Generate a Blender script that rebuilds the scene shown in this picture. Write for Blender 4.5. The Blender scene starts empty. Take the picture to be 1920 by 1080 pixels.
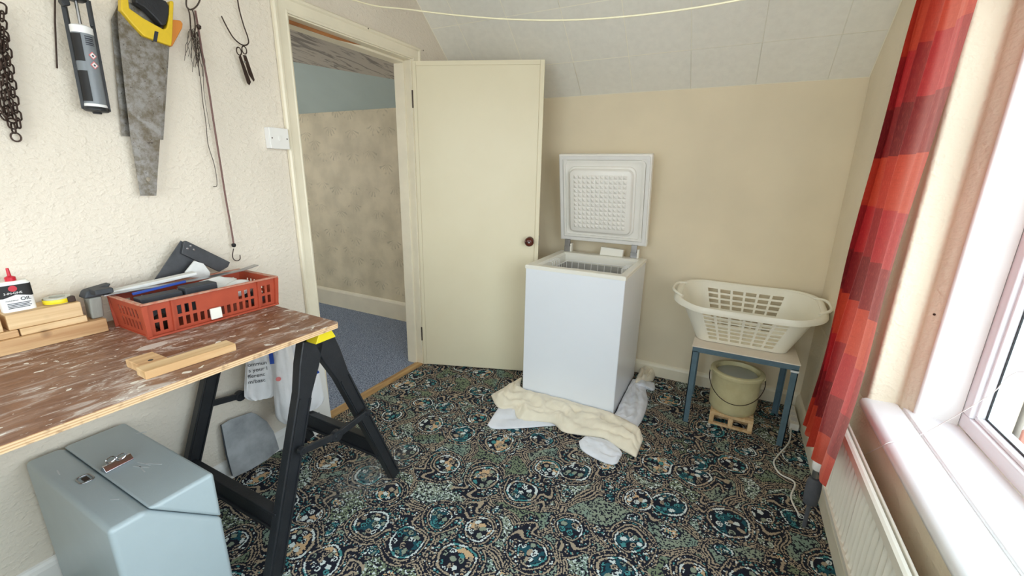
import bpy, bmesh, math, random
from mathutils import Vector, Matrix, noise
random.seed(7)
PI = math.pi
sc = bpy.context.scene
col = sc.collection

# ------------------------------------------------------------------ camera, world, light, exposure
F_PX, YAW, PITCH, ROLL = 789.85, 0.4720, 0.2657, 0.0199
CAM = Vector((1.8447, -2.8632, 1.3478))
def cam_axes():
    cy, sy, cp, sp = math.cos(YAW), math.sin(YAW), math.cos(PITCH), math.sin(PITCH)
    f = Vector((-sy*cp, cy*cp, -sp)); r = Vector((cy, sy, 0)); u = r.cross(f)
    cr, sr = math.cos(ROLL), math.sin(ROLL)
    return cr*r + sr*u, -sr*r + cr*u, f
AR, AU, AF = cam_axes()
cd = bpy.data.cameras.new('camera'); cam = bpy.data.objects.new('camera', cd); col.objects.link(cam)
cd.sensor_width = 36; cd.lens = F_PX/1920*36; cd.clip_start = 0.02
m3 = Matrix((AR, AU, -AF)).transposed()
cam.matrix_world = Matrix.Translation(CAM) @ m3.to_4x4()
sc.camera = cam

world = bpy.data.worlds.new('world'); sc.world = world; world.use_nodes = True
wn = world.node_tree; bg = wn.nodes['Background']
SKY_STRENGTH = 4.3
wtc = wn.nodes.new('ShaderNodeTexCoord'); wsep = wn.nodes.new('ShaderNodeSeparateXYZ')
wramp = wn.nodes.new('ShaderNodeValToRGB')
wn.links.new(wtc.outputs['Generated'], wsep.inputs[0]); wn.links.new(wsep.outputs[2], wramp.inputs[0])
wramp.color_ramp.elements[0].position = 0.0; wramp.color_ramp.elements[0].color = (0.95, 0.97, 1.0, 1)
wramp.color_ramp.elements[1].position = 0.7; wramp.color_ramp.elements[1].color = (0.74, 0.88, 1.0, 1)
wn.links.new(wramp.outputs[0], bg.inputs[0]); bg.inputs[1].default_value = SKY_STRENGTH

pd2 = bpy.data.lights.new('added_window_portal', 'AREA'); pd2.shape = 'RECTANGLE'; pd2.size = 1.55; pd2.size_y = 1.25; pd2.cycles.is_portal = True  # portal for the unseen window added behind the camera as extra daylight
po2 = bpy.data.objects.new('added_window_portal', pd2); col.objects.link(po2); po2.location = (1.225, -4.025, 1.475); po2.rotation_euler = (PI/2, 0, 0)
po2.rotation_euler = (-PI/2, 0, PI)
# the side window lets the daylight in: a light portal across its opening guides the sky sampling
pd = bpy.data.lights.new('window_portal', 'AREA'); pd.shape = 'RECTANGLE'; pd.size = 2.3; pd.size_y = 1.5
pd.cycles.is_portal = True
po = bpy.data.objects.new('window_portal', pd); col.objects.link(po)
po.location = (2.70, -2.35, 1.36); po.rotation_euler = (PI/2, 0, PI/2)

sc.view_settings.view_transform = 'Standard'; sc.view_settings.look = 'None'
sc.view_settings.gamma = 1; sc.view_settings.use_curve_mapping = False
sc.view_settings.exposure = 0.74
sc.cycles.max_bounces = 12; sc.cycles.diffuse_bounces = 8; sc.cycles.use_denoising = True
sc.cycles.sample_clamp_indirect = 8

# ------------------------------------------------------------------ room measures
W = 2.364          # window wall
ZC = 1.844         # where the sloping ceiling meets the back wall
SL = 0.6984        # its slope
ZT = 2.36          # flat ceiling
YF = -3.9          # wall behind the camera
YH, YN = -0.658, -1.463   # far and near jamb of the doorway
BT = 0.835         # bench top

def hit(px, py, ax, val):
    """point of the room seen at a pixel of the photograph, on a plane x, y or z = val"""
    d = AF + AR*((px-960)/F_PX) - AU*((py-540)/F_PX)
    k = 'xyz'.index(ax); t = (val - CAM[k])/d[k]
    return CAM + d*t

# ------------------------------------------------------------------ node helper
def srgb(r, g, b):
    f = lambda c: (c/255)/12.92 if c/255 <= .04045 else (((c/255)+.055)/1.055)**2.4
    return (f(r), f(g), f(b), 1)

class NT:
    def __init__(s, name):
        s.m = bpy.data.materials.new(name); s.m.use_nodes = True; s.t = s.m.node_tree; s.n = s.t.nodes
        s.p = s.n['Principled BSDF']; s.out = s.n['Material Output']
    def node(s, typ, **kw):
        n = s.n.new(typ)
        for k, v in kw.items(): setattr(n, k, v)
        return n
    def link(s, a, b): s.t.links.new(a, b)
    def put(s, sock, v):
        if isinstance(v, bpy.types.NodeSocket): s.link(v, sock)
        else: sock.default_value = v
    def math(s, op, a, b=None, c=None, clamp=False):
        n = s.node('ShaderNodeMath', operation=op, use_clamp=clamp); s.put(n.inputs[0], a)
        if b is not None: s.put(n.inputs[1], b)
        if c is not None: s.put(n.inputs[2], c)
        return n.outputs[0]
    def vmath(s, op, a, b=None, scale=None):
        n = s.node('ShaderNodeVectorMath', operation=op); s.put(n.inputs[0], a)
        if b is not None: s.put(n.inputs[1], b)
        if scale is not None: s.put(n.inputs['Scale'], scale)
        return n.outputs['Value'] if op in ('LENGTH', 'DISTANCE', 'DOT_PRODUCT') else n.outputs[0]
    def coord(s, kind='Object'):
        return s.node('ShaderNodeTexCoord').outputs[kind]
    def mapping(s, v, scale=(1,1,1), rot=(0,0,0), loc=(0,0,0)):
        n = s.node('ShaderNodeMapping'); s.put(n.inputs[0], v)
        n.inputs['Scale'].default_value = scale; n.inputs['Rotation'].default_value = rot; n.inputs['Location'].default_value = loc
        return n.outputs[0]
    def noise(s, v, scale, detail=2, rough=.5, dist=0, out=0):
        n = s.node('ShaderNodeTexNoise'); s.put(n.inputs['Vector'], v); n.inputs['Scale'].default_value = scale
        n.inputs['Detail'].default_value = detail; n.inputs['Roughness'].default_value = rough; n.inputs['Distortion'].default_value = dist
        return n.outputs[out]
    def voro(s, v, scale, rnd=1, feature='F1', dim='2D'):
        n = s.node('ShaderNodeTexVoronoi', feature=feature, voronoi_dimensions=dim); s.put(n.inputs['Vector'], v)
        n.inputs['Scale'].default_value = scale; n.inputs['Randomness'].default_value = rnd
        return n
    def mix(s, fac, a, b, mode='MIX'):
        n = s.node('ShaderNodeMix', data_type='RGBA', blend_type=mode)
        s.put(n.inputs[0], fac); s.put(n.inputs[6], a); s.put(n.inputs[7], b)
        return n.outputs[2]
    def step(s, v, lo, hi):   # smooth 0..1
        n = s.node('ShaderNodeMapRange'); s.put(n.inputs[0], v)
        n.inputs[1].default_value = lo; n.inputs[2].default_value = hi; n.interpolation_type = 'LINEAR'; n.clamp = True
        return n.outputs[0]
    def between(s, v, lo, hi):
        return s.math('MULTIPLY', s.math('GREATER_THAN', v, lo), s.math('LESS_THAN', v, hi))
    def sep(s, v):
        n = s.node('ShaderNodeSeparateXYZ'); s.put(n.inputs[0], v); return n.outputs
    def bump(s, h, strength=.3, dist=.01):
        n = s.node('ShaderNodeBump'); s.put(n.inputs['Height'], h); n.inputs['Strength'].default_value = strength
        n.inputs['Distance'].default_value = dist; s.link(n.outputs[0], s.p.inputs['Normal'])

MATS = {}
def mat(name, rgb, rough=.5, metal=0, var=0, vscale=8, bump=0, bscale=100, bdist=.003, rgb2=None, spec=None, stretch=(1,1,1), coat=0, trans=0, thr=None):
    if name in MATS: return MATS[name]
    t = NT(name); c = srgb(*rgb); t.p.inputs['Roughness'].default_value = rough; t.p.inputs['Metallic'].default_value = metal
    if spec is not None: t.p.inputs['Specular IOR Level'].default_value = spec
    if coat: t.p.inputs['Coat Weight'].default_value = coat
    v = t.mapping(t.coord(), stretch)
    n = t.noise(v, vscale, 5, .6)
    c2 = srgb(*rgb2) if rgb2 else tuple(x*.72 for x in c[:3]) + (1,)
    lo, hi = thr if thr else (.35, .7)
    f = t.math('MULTIPLY', t.step(n, lo, hi), var)
    t.link(t.mix(f, c, c2), t.p.inputs['Base Color'])
    if bump: t.bump(t.noise(v, bscale, 3), bump, bdist)
    MATS[name] = t.m
    return t.m

# ------------------------------------------------------------------ carpet
def carpet_mat():
    t = NT('paisley_carpet'); P0 = t.coord()
    tuft = t.voro(P0, 230, 1)
    P = tuft.outputs['Position']
    wob = t.vmath('SCALE', t.vmath('SUBTRACT', t.noise(P, 9, 1, out=1), (.5, .5, .5)), scale=.05)
    P = t.vmath('ADD', P, wob)
    NAVY, TAN, WHITE, TEAL, DTEAL, ORANGE, OLIVE, PALE = [srgb(*c) for c in
        ((30,32,44), (164,148,126), (206,214,212), (66,136,138), (30,78,90), (200,166,126), (118,130,104), (138,148,130))]
    def cellrnd(v): return t.sep(v.outputs['Color'])
    # background: mottled green with dark and pale flecks, varying from patch to patch
    warp = t.vmath('SCALE', t.vmath('SUBTRACT', t.noise(P, 4.5, 1, out=1), (.5, .5, .5)), scale=.13)
    PW = t.vmath('ADD', P, warp)
    web = t.voro(PW, 5.6, 1, 'DISTANCE_TO_EDGE'); wc = cellrnd(t.voro(PW, 5.6, 1)); we = t.math('DIVIDE', web.outputs['Distance'], 5.6)
    spk = t.noise(P, 125, 2, .6); big = t.noise(P, 6, 2)
    base = t.mix(t.math('GREATER_THAN', wc[0], .5), OLIVE, PALE)
    base = t.mix(t.step(big, .50, .60), base, t.mix(.25, PALE, TEAL))
    base = t.mix(t.math('GREATER_THAN', spk, .535), base, NAVY)
    base = t.mix(t.math('MULTIPLY', t.math('LESS_THAN', spk, .42), t.math('GREATER_THAN', wc[1], .45)), base, WHITE)
    # filling of dotted dark ground
    dots = t.voro(P, 100, .8)
    dd = dots.outputs['Distance']; dc = t.sep(dots.outputs['Color'])
    dotted = t.mix(t.math('LESS_THAN', dd, .36), NAVY, t.mix(t.math('GREATER_THAN', dc[0], .55), TAN, t.mix(t.math('GREATER_THAN', dc[1], .4), WHITE, TEAL)))
    base = t.mix(t.math('GREATER_THAN', wc[2], .80), base, dotted)
    # double outlines of the big swirling leaves
    base = t.mix(t.math('LESS_THAN', we, .0210), base, NAVY)
    base = t.mix(t.between(we, .0125, .0172), base, TAN)
    base = t.mix(t.between(we, .0030, .0080), base, TAN)
    def medallion(base, cell, rnd, r0, r1, twist, tail, outer, blob):
        v = t.voro(P, 1/cell, rnd); pos = v.outputs['Position']; c = t.sep(v.outputs['Color'])
        d = t.vmath('SUBTRACT', P, pos); s = t.sep(d)
        r = t.math('SQRT', t.math('ADD', t.math('MULTIPLY', s[0], s[0]), t.math('MULTIPLY', s[1], s[1])))
        R = t.math('ADD', t.math('MULTIPLY', c[1], r1-r0), r0)
        a = t.math('ADD', t.math('ARCTAN2', s[1], s[0]), t.math('ADD', t.math('MULTIPLY', c[0], 6.283), t.math('MULTIPLY', r, twist)))
        cs = t.math('POWER', t.math('MAXIMUM', t.math('COSINE', a), 0), 2.4)
        q = t.math('DIVIDE', r, t.math('MULTIPLY', R, t.math('ADD', t.math('MULTIPLY', cs, tail), 1)))
        qc = t.math('DIVIDE', r, R); w = t.math('DIVIDE', .0058, R)
        if outer:
            def ringat(base, k):
                base = t.mix(t.math('LESS_THAN', q, t.math('ADD', 1.0, t.math('MULTIPLY', w, k+.8))), base, NAVY)
                return t.mix(t.math('LESS_THAN', q, t.math('ADD', 1.0, t.math('MULTIPLY', w, k))), base, TAN)
            base = ringat(base, 5.2)
            base = t.mix(t.math('LESS_THAN', q, t.math('ADD', 1.0, t.math('MULTIPLY', w, 4.3))), base, NAVY)
            base = t.mix(t.math('LESS_THAN', q, t.math('ADD', 1.0, t.math('MULTIPLY', w, 3.6))), base, dotted)
            base = ringat(base, 1.9)
            base = t.mix(t.math('LESS_THAN', q, t.math('ADD', 1.0, t.math('MULTIPLY', w, 1.1))), base, NAVY)
            base = t.mix(t.math('LESS_THAN', q, 1.0), base, dotted)
        base = t.mix(t.math('LESS_THAN', qc, t.math('ADD', 1, w)), base, NAVY)
        nz = t.noise(P, 13, 1)
        ringc = t.mix(t.math('GREATER_THAN', nz, .47), TAN, WHITE)
        ringc = t.mix(t.math('GREATER_THAN', nz, .60), ringc, TEAL)
        base = t.mix(t.math('LESS_THAN', qc, 1.0), base, ringc)
        base = t.mix(t.math('LESS_THAN', qc, .89), base, NAVY)
        inn = t.mix(t.math('GREATER_THAN', t.noise(P, 13, 1), .53), NAVY, t.mix(t.math('GREATER_THAN', c[2], .45), DTEAL, ORANGE))
        base = t.mix(t.math('LESS_THAN', qc, .83), base, inn)
        b = t.voro(t.vmath('ADD', P, t.vmath('SCALE', v.outputs['Color'], scale=.03)), blob, .55); bd = b.outputs['Distance']; bc = t.sep(b.outputs['Color'])
        cc = t.mix(t.math('GREATER_THAN', bc[0], .35), WHITE, TEAL)
        cc = t.mix(t.math('GREATER_THAN', bc[0], .55), cc, PALE)
        cc = t.mix(t.math('GREATER_THAN', bc[0], .78), cc, TAN)
        ins = t.math('LESS_THAN', qc, .80)
        base = t.mix(t.math('MULTIPLY', ins, t.math('LESS_THAN', bd, .44)), base, NAVY)
        base = t.mix(t.math('MULTIPLY', ins, t.math('LESS_THAN', bd, .37)), base, cc)
        ringy = t.math('MULTIPLY', t.between(bd, .10, .22), t.math('GREATER_THAN', bc[1], .3))
        base = t.mix(t.math('MULTIPLY', ins, ringy), base, NAVY)
        return base
    base = medallion(base, .150, .9, .018, .032, 30, .5, False, 90)
    base = medallion(base, .222, .66, .044, .076, 20, .75, True, 34)
    # pale dust trodden into the pile near the trestle foot
    n = t.noise(P0, 60, 3)
    sp = t.vmath('DISTANCE', t.vmath('MULTIPLY', P0, (1, .55, 1)), (.52, -1.66*.55, 0))
    dust = t.math('MULTIPLY', t.step(sp, .16, .02), t.step(n, .35, .6))
    base = t.mix(t.math('MULTIPLY', dust, .55), base, srgb(150,150,146))
    hsv = t.node('ShaderNodeHueSaturation'); hsv.inputs['Saturation'].default_value = .95; hsv.inputs['Value'].default_value = 1.05
    t.link(base, hsv.inputs['Color']); t.link(hsv.outputs[0], t.p.inputs['Base Color'])
    t.p.inputs['Roughness'].default_value = .95; t.p.inputs['Specular IOR Level'].default_value = .15
    t.bump(t.math('SUBTRACT', 1, tuft.outputs['Distance']), .5, .004)
    return t.m

def hall_carpet_mat():
    t = NT('blue_grey_carpet'); P = t.coord()
    n = t.noise(P, 150, 3, .7)
    c = t.mix(t.step(n, .40, .60), srgb(66,76,96), srgb(164,176,198))
    t.link(c, t.p.inputs['Base Color']); t.p.inputs['Roughness'].default_value = .95
    t.bump(n, .4, .004); return t.m

def plaster_mat(name, rgb, woodchip=0, rgb2=None, scale=55):
    t = NT(name); P = t.coord(); c = srgb(*rgb)
    big = t.noise(P, 2.2, 4)
    c2 = srgb(*rgb2) if rgb2 else tuple(x*.9 for x in c[:3]) + (1,)
    t.link(t.mix(t.step(big, .35, .7), c, c2), t.p.inputs['Base Color'])
    t.p.inputs['Roughness'].default_value = .75; t.p.inputs['Specular IOR Level'].default_value = .3
    if woodchip:
        a = t.noise(t.mapping(P, (1,.7,1.2)), scale, 2, .5, .3); b = t.noise(P, scale*2.6, 2)
        h = t.math('ADD', t.math('MULTIPLY', t.math('SMOOTH_MAX', a, .48, .08), 1.6), t.math('MULTIPLY', b, .3))
        t.bump(h, woodchip, .012)
    else:
        t.bump(t.noise(P, 45, 4), .12, .004)
    return t.m

def wallpaper_mat():
    t = NT('hall_wallpaper'); P = t.coord()
    s = t.sep(P)
    c1 = srgb(222,210,182); c2 = srgb(202,191,164); c3 = srgb(140,132,106)
    big = t.noise(P, 5, 4)
    c = t.mix(t.step(big, .38, .66), c1, c2)
    # sprays of long leaves
    v = t.voro(t.mapping(P, (1,1,1), (PI/2,0,0)), 4.6, .6); d = t.vmath('SUBTRACT', t.mapping(P, (1,1,1), (PI/2,0,0)), v.outputs['Position']); q = t.sep(d)
    r = t.vmath('LENGTH', d); a = t.math('ARCTAN2', q[1], q[0])
    leaf = t.math('MULTIPLY', t.math('GREATER_THAN', t.math('SINE', t.math('ADD', t.math('MULTIPLY', a, 13), t.math('MULTIPLY', t.noise(P, 20, 1), 6))), .45), t.math('MULTIPLY', t.between(r, .010, .090), t.math('GREATER_THAN', t.math('SINE', a), .15)))
    leaf = t.math('MULTIPLY', leaf, t.step(t.noise(P, 14, 2), .4, .6))
    c = t.mix(t.math('MULTIPLY', leaf, .42), c, c3)
    t.link(c, t.p.inputs['Base Color']); t.p.inputs['Roughness'].default_value = .6
    t.bump(t.noise(P, 60, 4), .3, .004); return t.m

def hall_ceiling_mat():
    t = NT('hall_ceiling_paper'); P = t.coord()
    n = t.noise(t.mapping(P, (1,.45,1)), 9, 4, .6, 1.5)
    t.link(t.mix(t.step(n, .5, .6), srgb(196,188,176), srgb(140,132,124)), t.p.inputs['Base Color'])
    t.p.inputs['Roughness'].default_value = .8; return t.m

def bench_mat():
    t = NT('bench_face'); P = t.coord()
    n = t.noise(P, 7, 5, .65); fine = t.noise(t.mapping(P, (1,.45,1)), 70, 4, .75)
    c = t.mix(t.step(n, .35, .7), srgb(116,74,50), srgb(150,106,76))
    c = t.mix(t.math('MULTIPLY', t.step(fine, .45, .68), .6), c, srgb(92,56,40))
    m = t.mapping(P, (1.5, .42, 1), (0, 0, -.30))
    sm = t.noise(m, 13, 8, .72, 1.5); area = t.step(t.noise(P, 3.4, 3), .38, .58)
    sm2 = t.noise(t.mapping(P, (1.2, .5, 1), (0, 0, .5)), 26, 6, .7, 2.2)
    v = t.math('ADD', sm, t.math('MULTIPLY', area, .10))
    smear = t.math('MULTIPLY', t.step(v, .58, .68), .62)
    film = t.math('MULTIPLY', t.step(v, .48, .62), .30)
    c = t.mix(film, c, srgb(190,168,156))
    c = t.mix(smear, c, srgb(214,206,200))
    c = t.mix(t.math('MULTIPLY', t.step(t.math('ADD', sm2, t.math('MULTIPLY', area, .06)), .64, .67), .9), c, srgb(232,228,220))
    blob = t.voro(t.vmath('ADD', t.mapping(P, (1,.6,1)), t.vmath('SCALE', t.noise(P, 25, 2, out=1), scale=.035)), 22, 1)
    bl = t.math('MULTIPLY', t.math('LESS_THAN', blob.outputs['Distance'], t.math('MULTIPLY', t.sep(blob.outputs['Color'])[1], .2)), t.math('GREATER_THAN', t.sep(blob.outputs['Color'])[0], .68))
    c = t.mix(bl, c, srgb(226,220,210))
    # one pool of dried filler beside the crate
    pool = t.vmath('DISTANCE', t.vmath('MULTIPLY', t.vmath('ADD', P, t.vmath('SCALE', t.noise(P, 30, 2, out=1), scale=.012)), (1,.55,0)), (.035, .385*.55, 0))
    c = t.mix(t.math('LESS_THAN', pool, .021), c, srgb(206,196,188))
    t.link(c, t.p.inputs['Base Color']); t.p.inputs['Roughness'].default_value = .5
    t.bump(t.math('ADD', smear, t.math('MULTIPLY', fine, .3)), .25, .002); return t.m

def wood_mat(name, rgb, rgb2, axis=(1,.08,1), rough=.6, scale=28, knots=0):
    if name in MATS: return MATS[name]
    t = NT(name); P = t.mapping(t.coord(), axis)
    n = t.noise(P, scale, 4, .6, .8)
    c = t.mix(t.step(n, .38, .66), srgb(*rgb), srgb(*rgb2))
    k = t.voro(t.coord(), 9, 1, dim='3D')
    kn = t.math('MULTIPLY', t.step(k.outputs['Distance'], .16, .05), t.math('GREATER_THAN', t.sep(k.outputs['Color'])[1], .6))
    if knots: c = t.mix(t.math('MULTIPLY', kn, knots), c, srgb(110,70,42))
    t.link(c, t.p.inputs['Base Color']); t.p.inputs['Roughness'].default_value = rough
    t.bump(n, .15, .002); MATS[name] = t.m; return t.m

def ply_edge_mat():
    t = NT('plywood_edge'); P = t.coord(); z = t.sep(P)[2]
    f = t.math('FRACT', t.math('MULTIPLY', z, 170))
    c = t.mix(t.math('GREATER_THAN', f, .55), srgb(226,194,154), srgb(198,158,116))
    c = t.mix(t.math('MULTIPLY', t.step(t.noise(P, 40, 3), .55, .7), .6), c, srgb(120,84,60))
    t.link(c, t.p.inputs['Base Color']); t.p.inputs['Roughness'].default_value = .7; return t.m

def curtain_mat():
    t = NT('patchwork_curtain'); uv = t.coord('UV'); s = t.sep(uv)   # u: metres along the cloth, v: height
    row = t.math('MODULO', t.math('ADD', t.math('SUBTRACT', 1.555, s[1]), 4.3), .43)      # 0 at the top of a dark band
    shift = t.math('FLOOR', t.math('DIVIDE', s[0], .17))
    colm = t.math('MODULO', shift, 2)
    c_d0, c_d1 = srgb(112,18,30), srgb(130,26,36)
    c_o0, c_o1 = srgb(182,56,38), srgb(192,72,48)
    c_r0, c_r1 = srgb(146,22,34), srgb(176,36,46)
    d = t.mix(colm, c_d0, c_d1); o = t.mix(colm, c_o0, c_o1); r = t.mix(colm, c_r0, c_r1)
    c = t.mix(t.math('GREATER_THAN', row, .14), d, o)
    c = t.mix(t.math('GREATER_THAN', row, .285), c, r)
    weave = t.noise(t.mapping(uv, (900, 60, 1)), 1, 2); weave2 = t.noise(t.mapping(uv, (40, 700, 1)), 1, 2)
    c = t.mix(t.math('MULTIPLY', t.step(weave, .5, .75), .28), c, srgb(236,120,90))
    c = t.mix(t.math('MULTIPLY', t.step(weave2, .5, .75), .25), c, srgb(110,12,20))
    t.link(c, t.p.inputs['Base Color']); t.p.inputs['Roughness'].default_value = .85; t.p.inputs['Specular IOR Level'].default_value = .15
    tr = t.node('ShaderNodeBsdfTranslucent'); mx = t.node('ShaderNodeMixShader'); mx.inputs[0].default_value = .30
    t.link(t.mix(.35, c, srgb(255,200,180)), tr.inputs[0])
    t.link(t.p.outputs[0], mx.inputs[1]); t.link(tr.outputs[0], mx.inputs[2]); t.link(mx.outputs[0], t.out.inputs[0])
    t.bump(weave, .1, .001); return t.m

def glass_mat():
    t = NT('window_glass'); tr = t.node('ShaderNodeBsdfTransparent'); gl = t.node('ShaderNodeBsdfGlossy'); gl.inputs['Roughness'].default_value = .02
    lw = t.node('ShaderNodeLayerWeight'); lw.inputs[0].default_value = .5; fr_ = t.math('MULTIPLY_ADD', t.math('POWER', lw.outputs['Facing'], 5), .35, .03); mx = t.node('ShaderNodeMixShader')
    t.link(fr_, mx.inputs[0]); t.link(tr.outputs[0], mx.inputs[1]); t.link(gl.outputs[0], mx.inputs[2]); t.link(mx.outputs[0], t.out.inputs[0])
    tr.inputs[0].default_value = (.93,.96,.96,1)
    return t.m

def saw_mat():
    t = NT('worn_saw_steel'); P = t.coord(); z = t.sep(P)[2]
    n = t.noise(P, 14, 5, .65); sp = t.noise(P, 90, 3, .6)
    c = t.mix(t.step(n, .4, .65), srgb(156,154,150), srgb(138,134,128))
    low = t.step(z, 1.52, 1.27)
    rust = t.math('MULTIPLY', low, t.step(t.noise(P, 34, 5, .75), .40, .62))
    c = t.mix(t.math('MULTIPLY', rust, .8), c, srgb(100,88,66))
    c = t.mix(t.math('MULTIPLY', t.step(sp, .66, .70), .7), c, srgb(52,42,36))
    t.link(c, t.p.inputs['Base Color']); t.p.inputs['Metallic'].default_value = .55; t.p.inputs['Roughness'].default_value = .45
    return t.m

M_ = dict(
 carpet=carpet_mat(), hallcarpet=hall_carpet_mat(), wl=plaster_mat('magnolia_woodchip', (232,222,207), .42, scale=66),
 wb=plaster_mat('cream_plaster', (236,223,196)), wr=plaster_mat('window_wall_plaster', (226,214,190), .35, scale=40), wallpaper=wallpaper_mat(),
 hallceil=hall_ceiling_mat(), hallslope=plaster_mat('pale_blue_slope', (186,200,196)),
 tile=mat('ceiling_tile_paint', (240,238,229), .85, var=.2, vscale=30, bump=.2, bscale=220), tilebase=mat('lit_tile_gap', (252,248,232), .8, var=.1),  # near-white base paints light caught on tile edges into the gaps
 ceil=mat('ceiling_paint', (222,216,204), .9, var=.2), gloss=mat('cream_gloss_paint', (238,229,206), .35, var=.35, vscale=5),
 white_gloss=mat('white_gloss_paint', (238,236,232), .35, var=.25, vscale=5), door=mat('door_paint', (233,224,196), .4, var=.3, vscale=3, rgb2=(222,210,178)),
 sill=mat('sill_paint', (240,240,240), .3, var=.2, vscale=6), upvc=mat('upvc', (240,241,244), .22, var=.1), rawwood=wood_mat('bare_wood', (178,120,70), (140,88,48)),
 thresh=wood_mat('threshold_wood', (196,160,108), (150,112,70), (1,.1,1)), knobwood=wood_mat('dark_turned_wood', (92,36,20), (58,20,12), (1,1,1), .25),
 steel=mat('steel', (176,176,178), .3, 1, var=.5, vscale=30), chrome=mat('chrome', (214,214,220), .12, 1), darkiron=mat('dark_iron', (74,62,56), .5, .8, var=.6, vscale=60, rgb2=(60,40,32)),
 wire=mat('rusty_wire', (92,82,74), .5, .7, var=.5, vscale=50), frz=mat('white_enamel', (232,236,242), .22, var=.08, vscale=3), frzrim=mat('cream_plastic_rim', (236,234,224), .35, var=.1),
 lidin=mat('moulded_white_plastic', (238,236,230), .3, var=.08), gasket=mat('gasket_grey', (232,231,228), .6, var=.2), liner=mat('liner_grey', (178,176,170), .55, var=.5, vscale=20, bump=.3, bscale=60),
 whitewire=mat('white_coated_wire', (240,240,238), .3), bpl=mat('black_plastic', (30,32,36), .42, var=.4, vscale=20, bump=.2, bscale=200, rgb2=(48,50,54)),
 yellow=mat('yellow_plastic', (236,214,40), .4, var=.2, vscale=30), bench=bench_mat(), ply=ply_edge_mat(),
 pine=wood_mat('pine', (216,180,134), (184,140,96), (1,.06,1), knots=.85), pine2=wood_mat('pale_pine', (226,196,152), (200,160,112), (1,.08,1), knots=.5),
 crate=mat('terracotta_plastic', (176,76,50), .5, var=.5, vscale=18, rgb2=(150,58,40)), crateworn=mat('worn_crate_rim', (190,150,128), .6, var=.8, vscale=60, rgb2=(180,84,60)),
 case=mat('grey_hammered_paint', (178,192,197), .4, .0, var=.3, vscale=5, rgb2=(160,172,176), bump=.08, bscale=300), scuff=mat('scuffed_paint', (206,212,216), .6, var=.5, vscale=90),
 bagm=mat('white_polythene', (236,236,238), .35, var=.15, vscale=12, bump=.5, bscale=22, bdist=.01), sheet=mat('dull_zinc', (184,188,192), .5, .25, var=.7, vscale=9, rgb2=(112,116,120)),
 stoolpaint=mat('blue_grey_paint', (88,112,124), .45, var=.5, vscale=30, rgb2=(66,86,98)), stooltop=mat('cream_laminate', (228,216,200), .4, var=.3, vscale=12),
 basket=mat('ivory_plastic', (236,232,216), .38, var=.12), bucket=mat('yellowed_plastic', (214,206,164), .4, var=.6, vscale=12, rgb2=(186,172,124)), bucketlid=mat('clear_lid', (186,190,180), .3, var=.2),
 water=mat('bucket_contents', (150,158,156), .15), cableW=mat('white_cable', (232,230,222), .4), insul=mat('grey_foam', (86,88,94), .9, var=.5, vscale=60, bump=.5, bscale=180),
 radi=mat('radiator_enamel', (232,226,212), .35, var=.15), cream_towel=None, curtain=curtain_mat(), glass=glass_mat(), saw=saw_mat(),
 ywl=mat('saw_yellow', (226,190,40), .4, var=.3, vscale=40), org=mat('saw_orange', (222,140,56), .45, var=.2), red=mat('red_plastic', (196,24,48), .35), black=mat('matt_black', (26,26,28), .6, var=.3, vscale=40),
 label_grey=mat('label_grey', (128,134,140), .4, var=.3, vscale=30), label_white=mat('label_white', (236,236,236), .45), ink=mat('printed_ink', (40,44,56), .6), blueink=mat('blue_print', (30,70,160), .5),
 pinkink=mat('pink_print', (226,130,130), .5), bristle=mat('grey_bristle', (150,150,142), .8, var=.6, vscale=90, stretch=(1,1,.1)), paperwhite=mat('dusty_white', (226,226,224), .8, var=.4, vscale=25, bump=.4, bscale=50),
 slate=mat('dark_slate', (58,62,68), .6, var=.5, vscale=25, rgb2=(40,42,46)), squarewood=mat('blackened_steel', (64,66,70), .5, .3, var=.6, vscale=18, rgb2=(92,94,98)), cleartape=mat('clear_tape', (196,196,184), .2, var=.3, vscale=40),
 brick=mat('red_brick', (176,112,92), .85, var=.6, vscale=20, bump=.5, bscale=90, rgb2=(146,84,68)), mortar=mat('mortar', (206,198,188), .9, var=.4, vscale=60), ground=mat('paving', (150,146,138), .9, var=.5, vscale=3),
 rope=mat('washing_line', (236,228,196), .5), bungee=mat('bungee_sheath', (128,98,92), .8, var=.6, vscale=300, rgb2=(90,60,60)), stringm=mat('thin_string', (226,220,214), .5),
)
def towel_mat(name, rgb):
    t = NT(name); P = t.coord(); n = t.noise(P, 320, 2); c = srgb(*rgb)
    t.link(t.mix(t.step(t.noise(P, 9, 3), .4, .7), c, tuple(x*.86 for x in c[:3])+(1,)), t.p.inputs['Base Color'])
    t.p.inputs['Roughness'].default_value = .95; t.p.inputs['Specular IOR Level'].default_value = .1; t.p.inputs['Sheen Weight'].default_value = .3
    t.bump(n, .5, .002); return t.m
M_['cream_towel'] = towel_mat('cream_towelling', (240,230,208)); M_['white_towel'] = towel_mat('white_towelling', (232,234,240))

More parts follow.
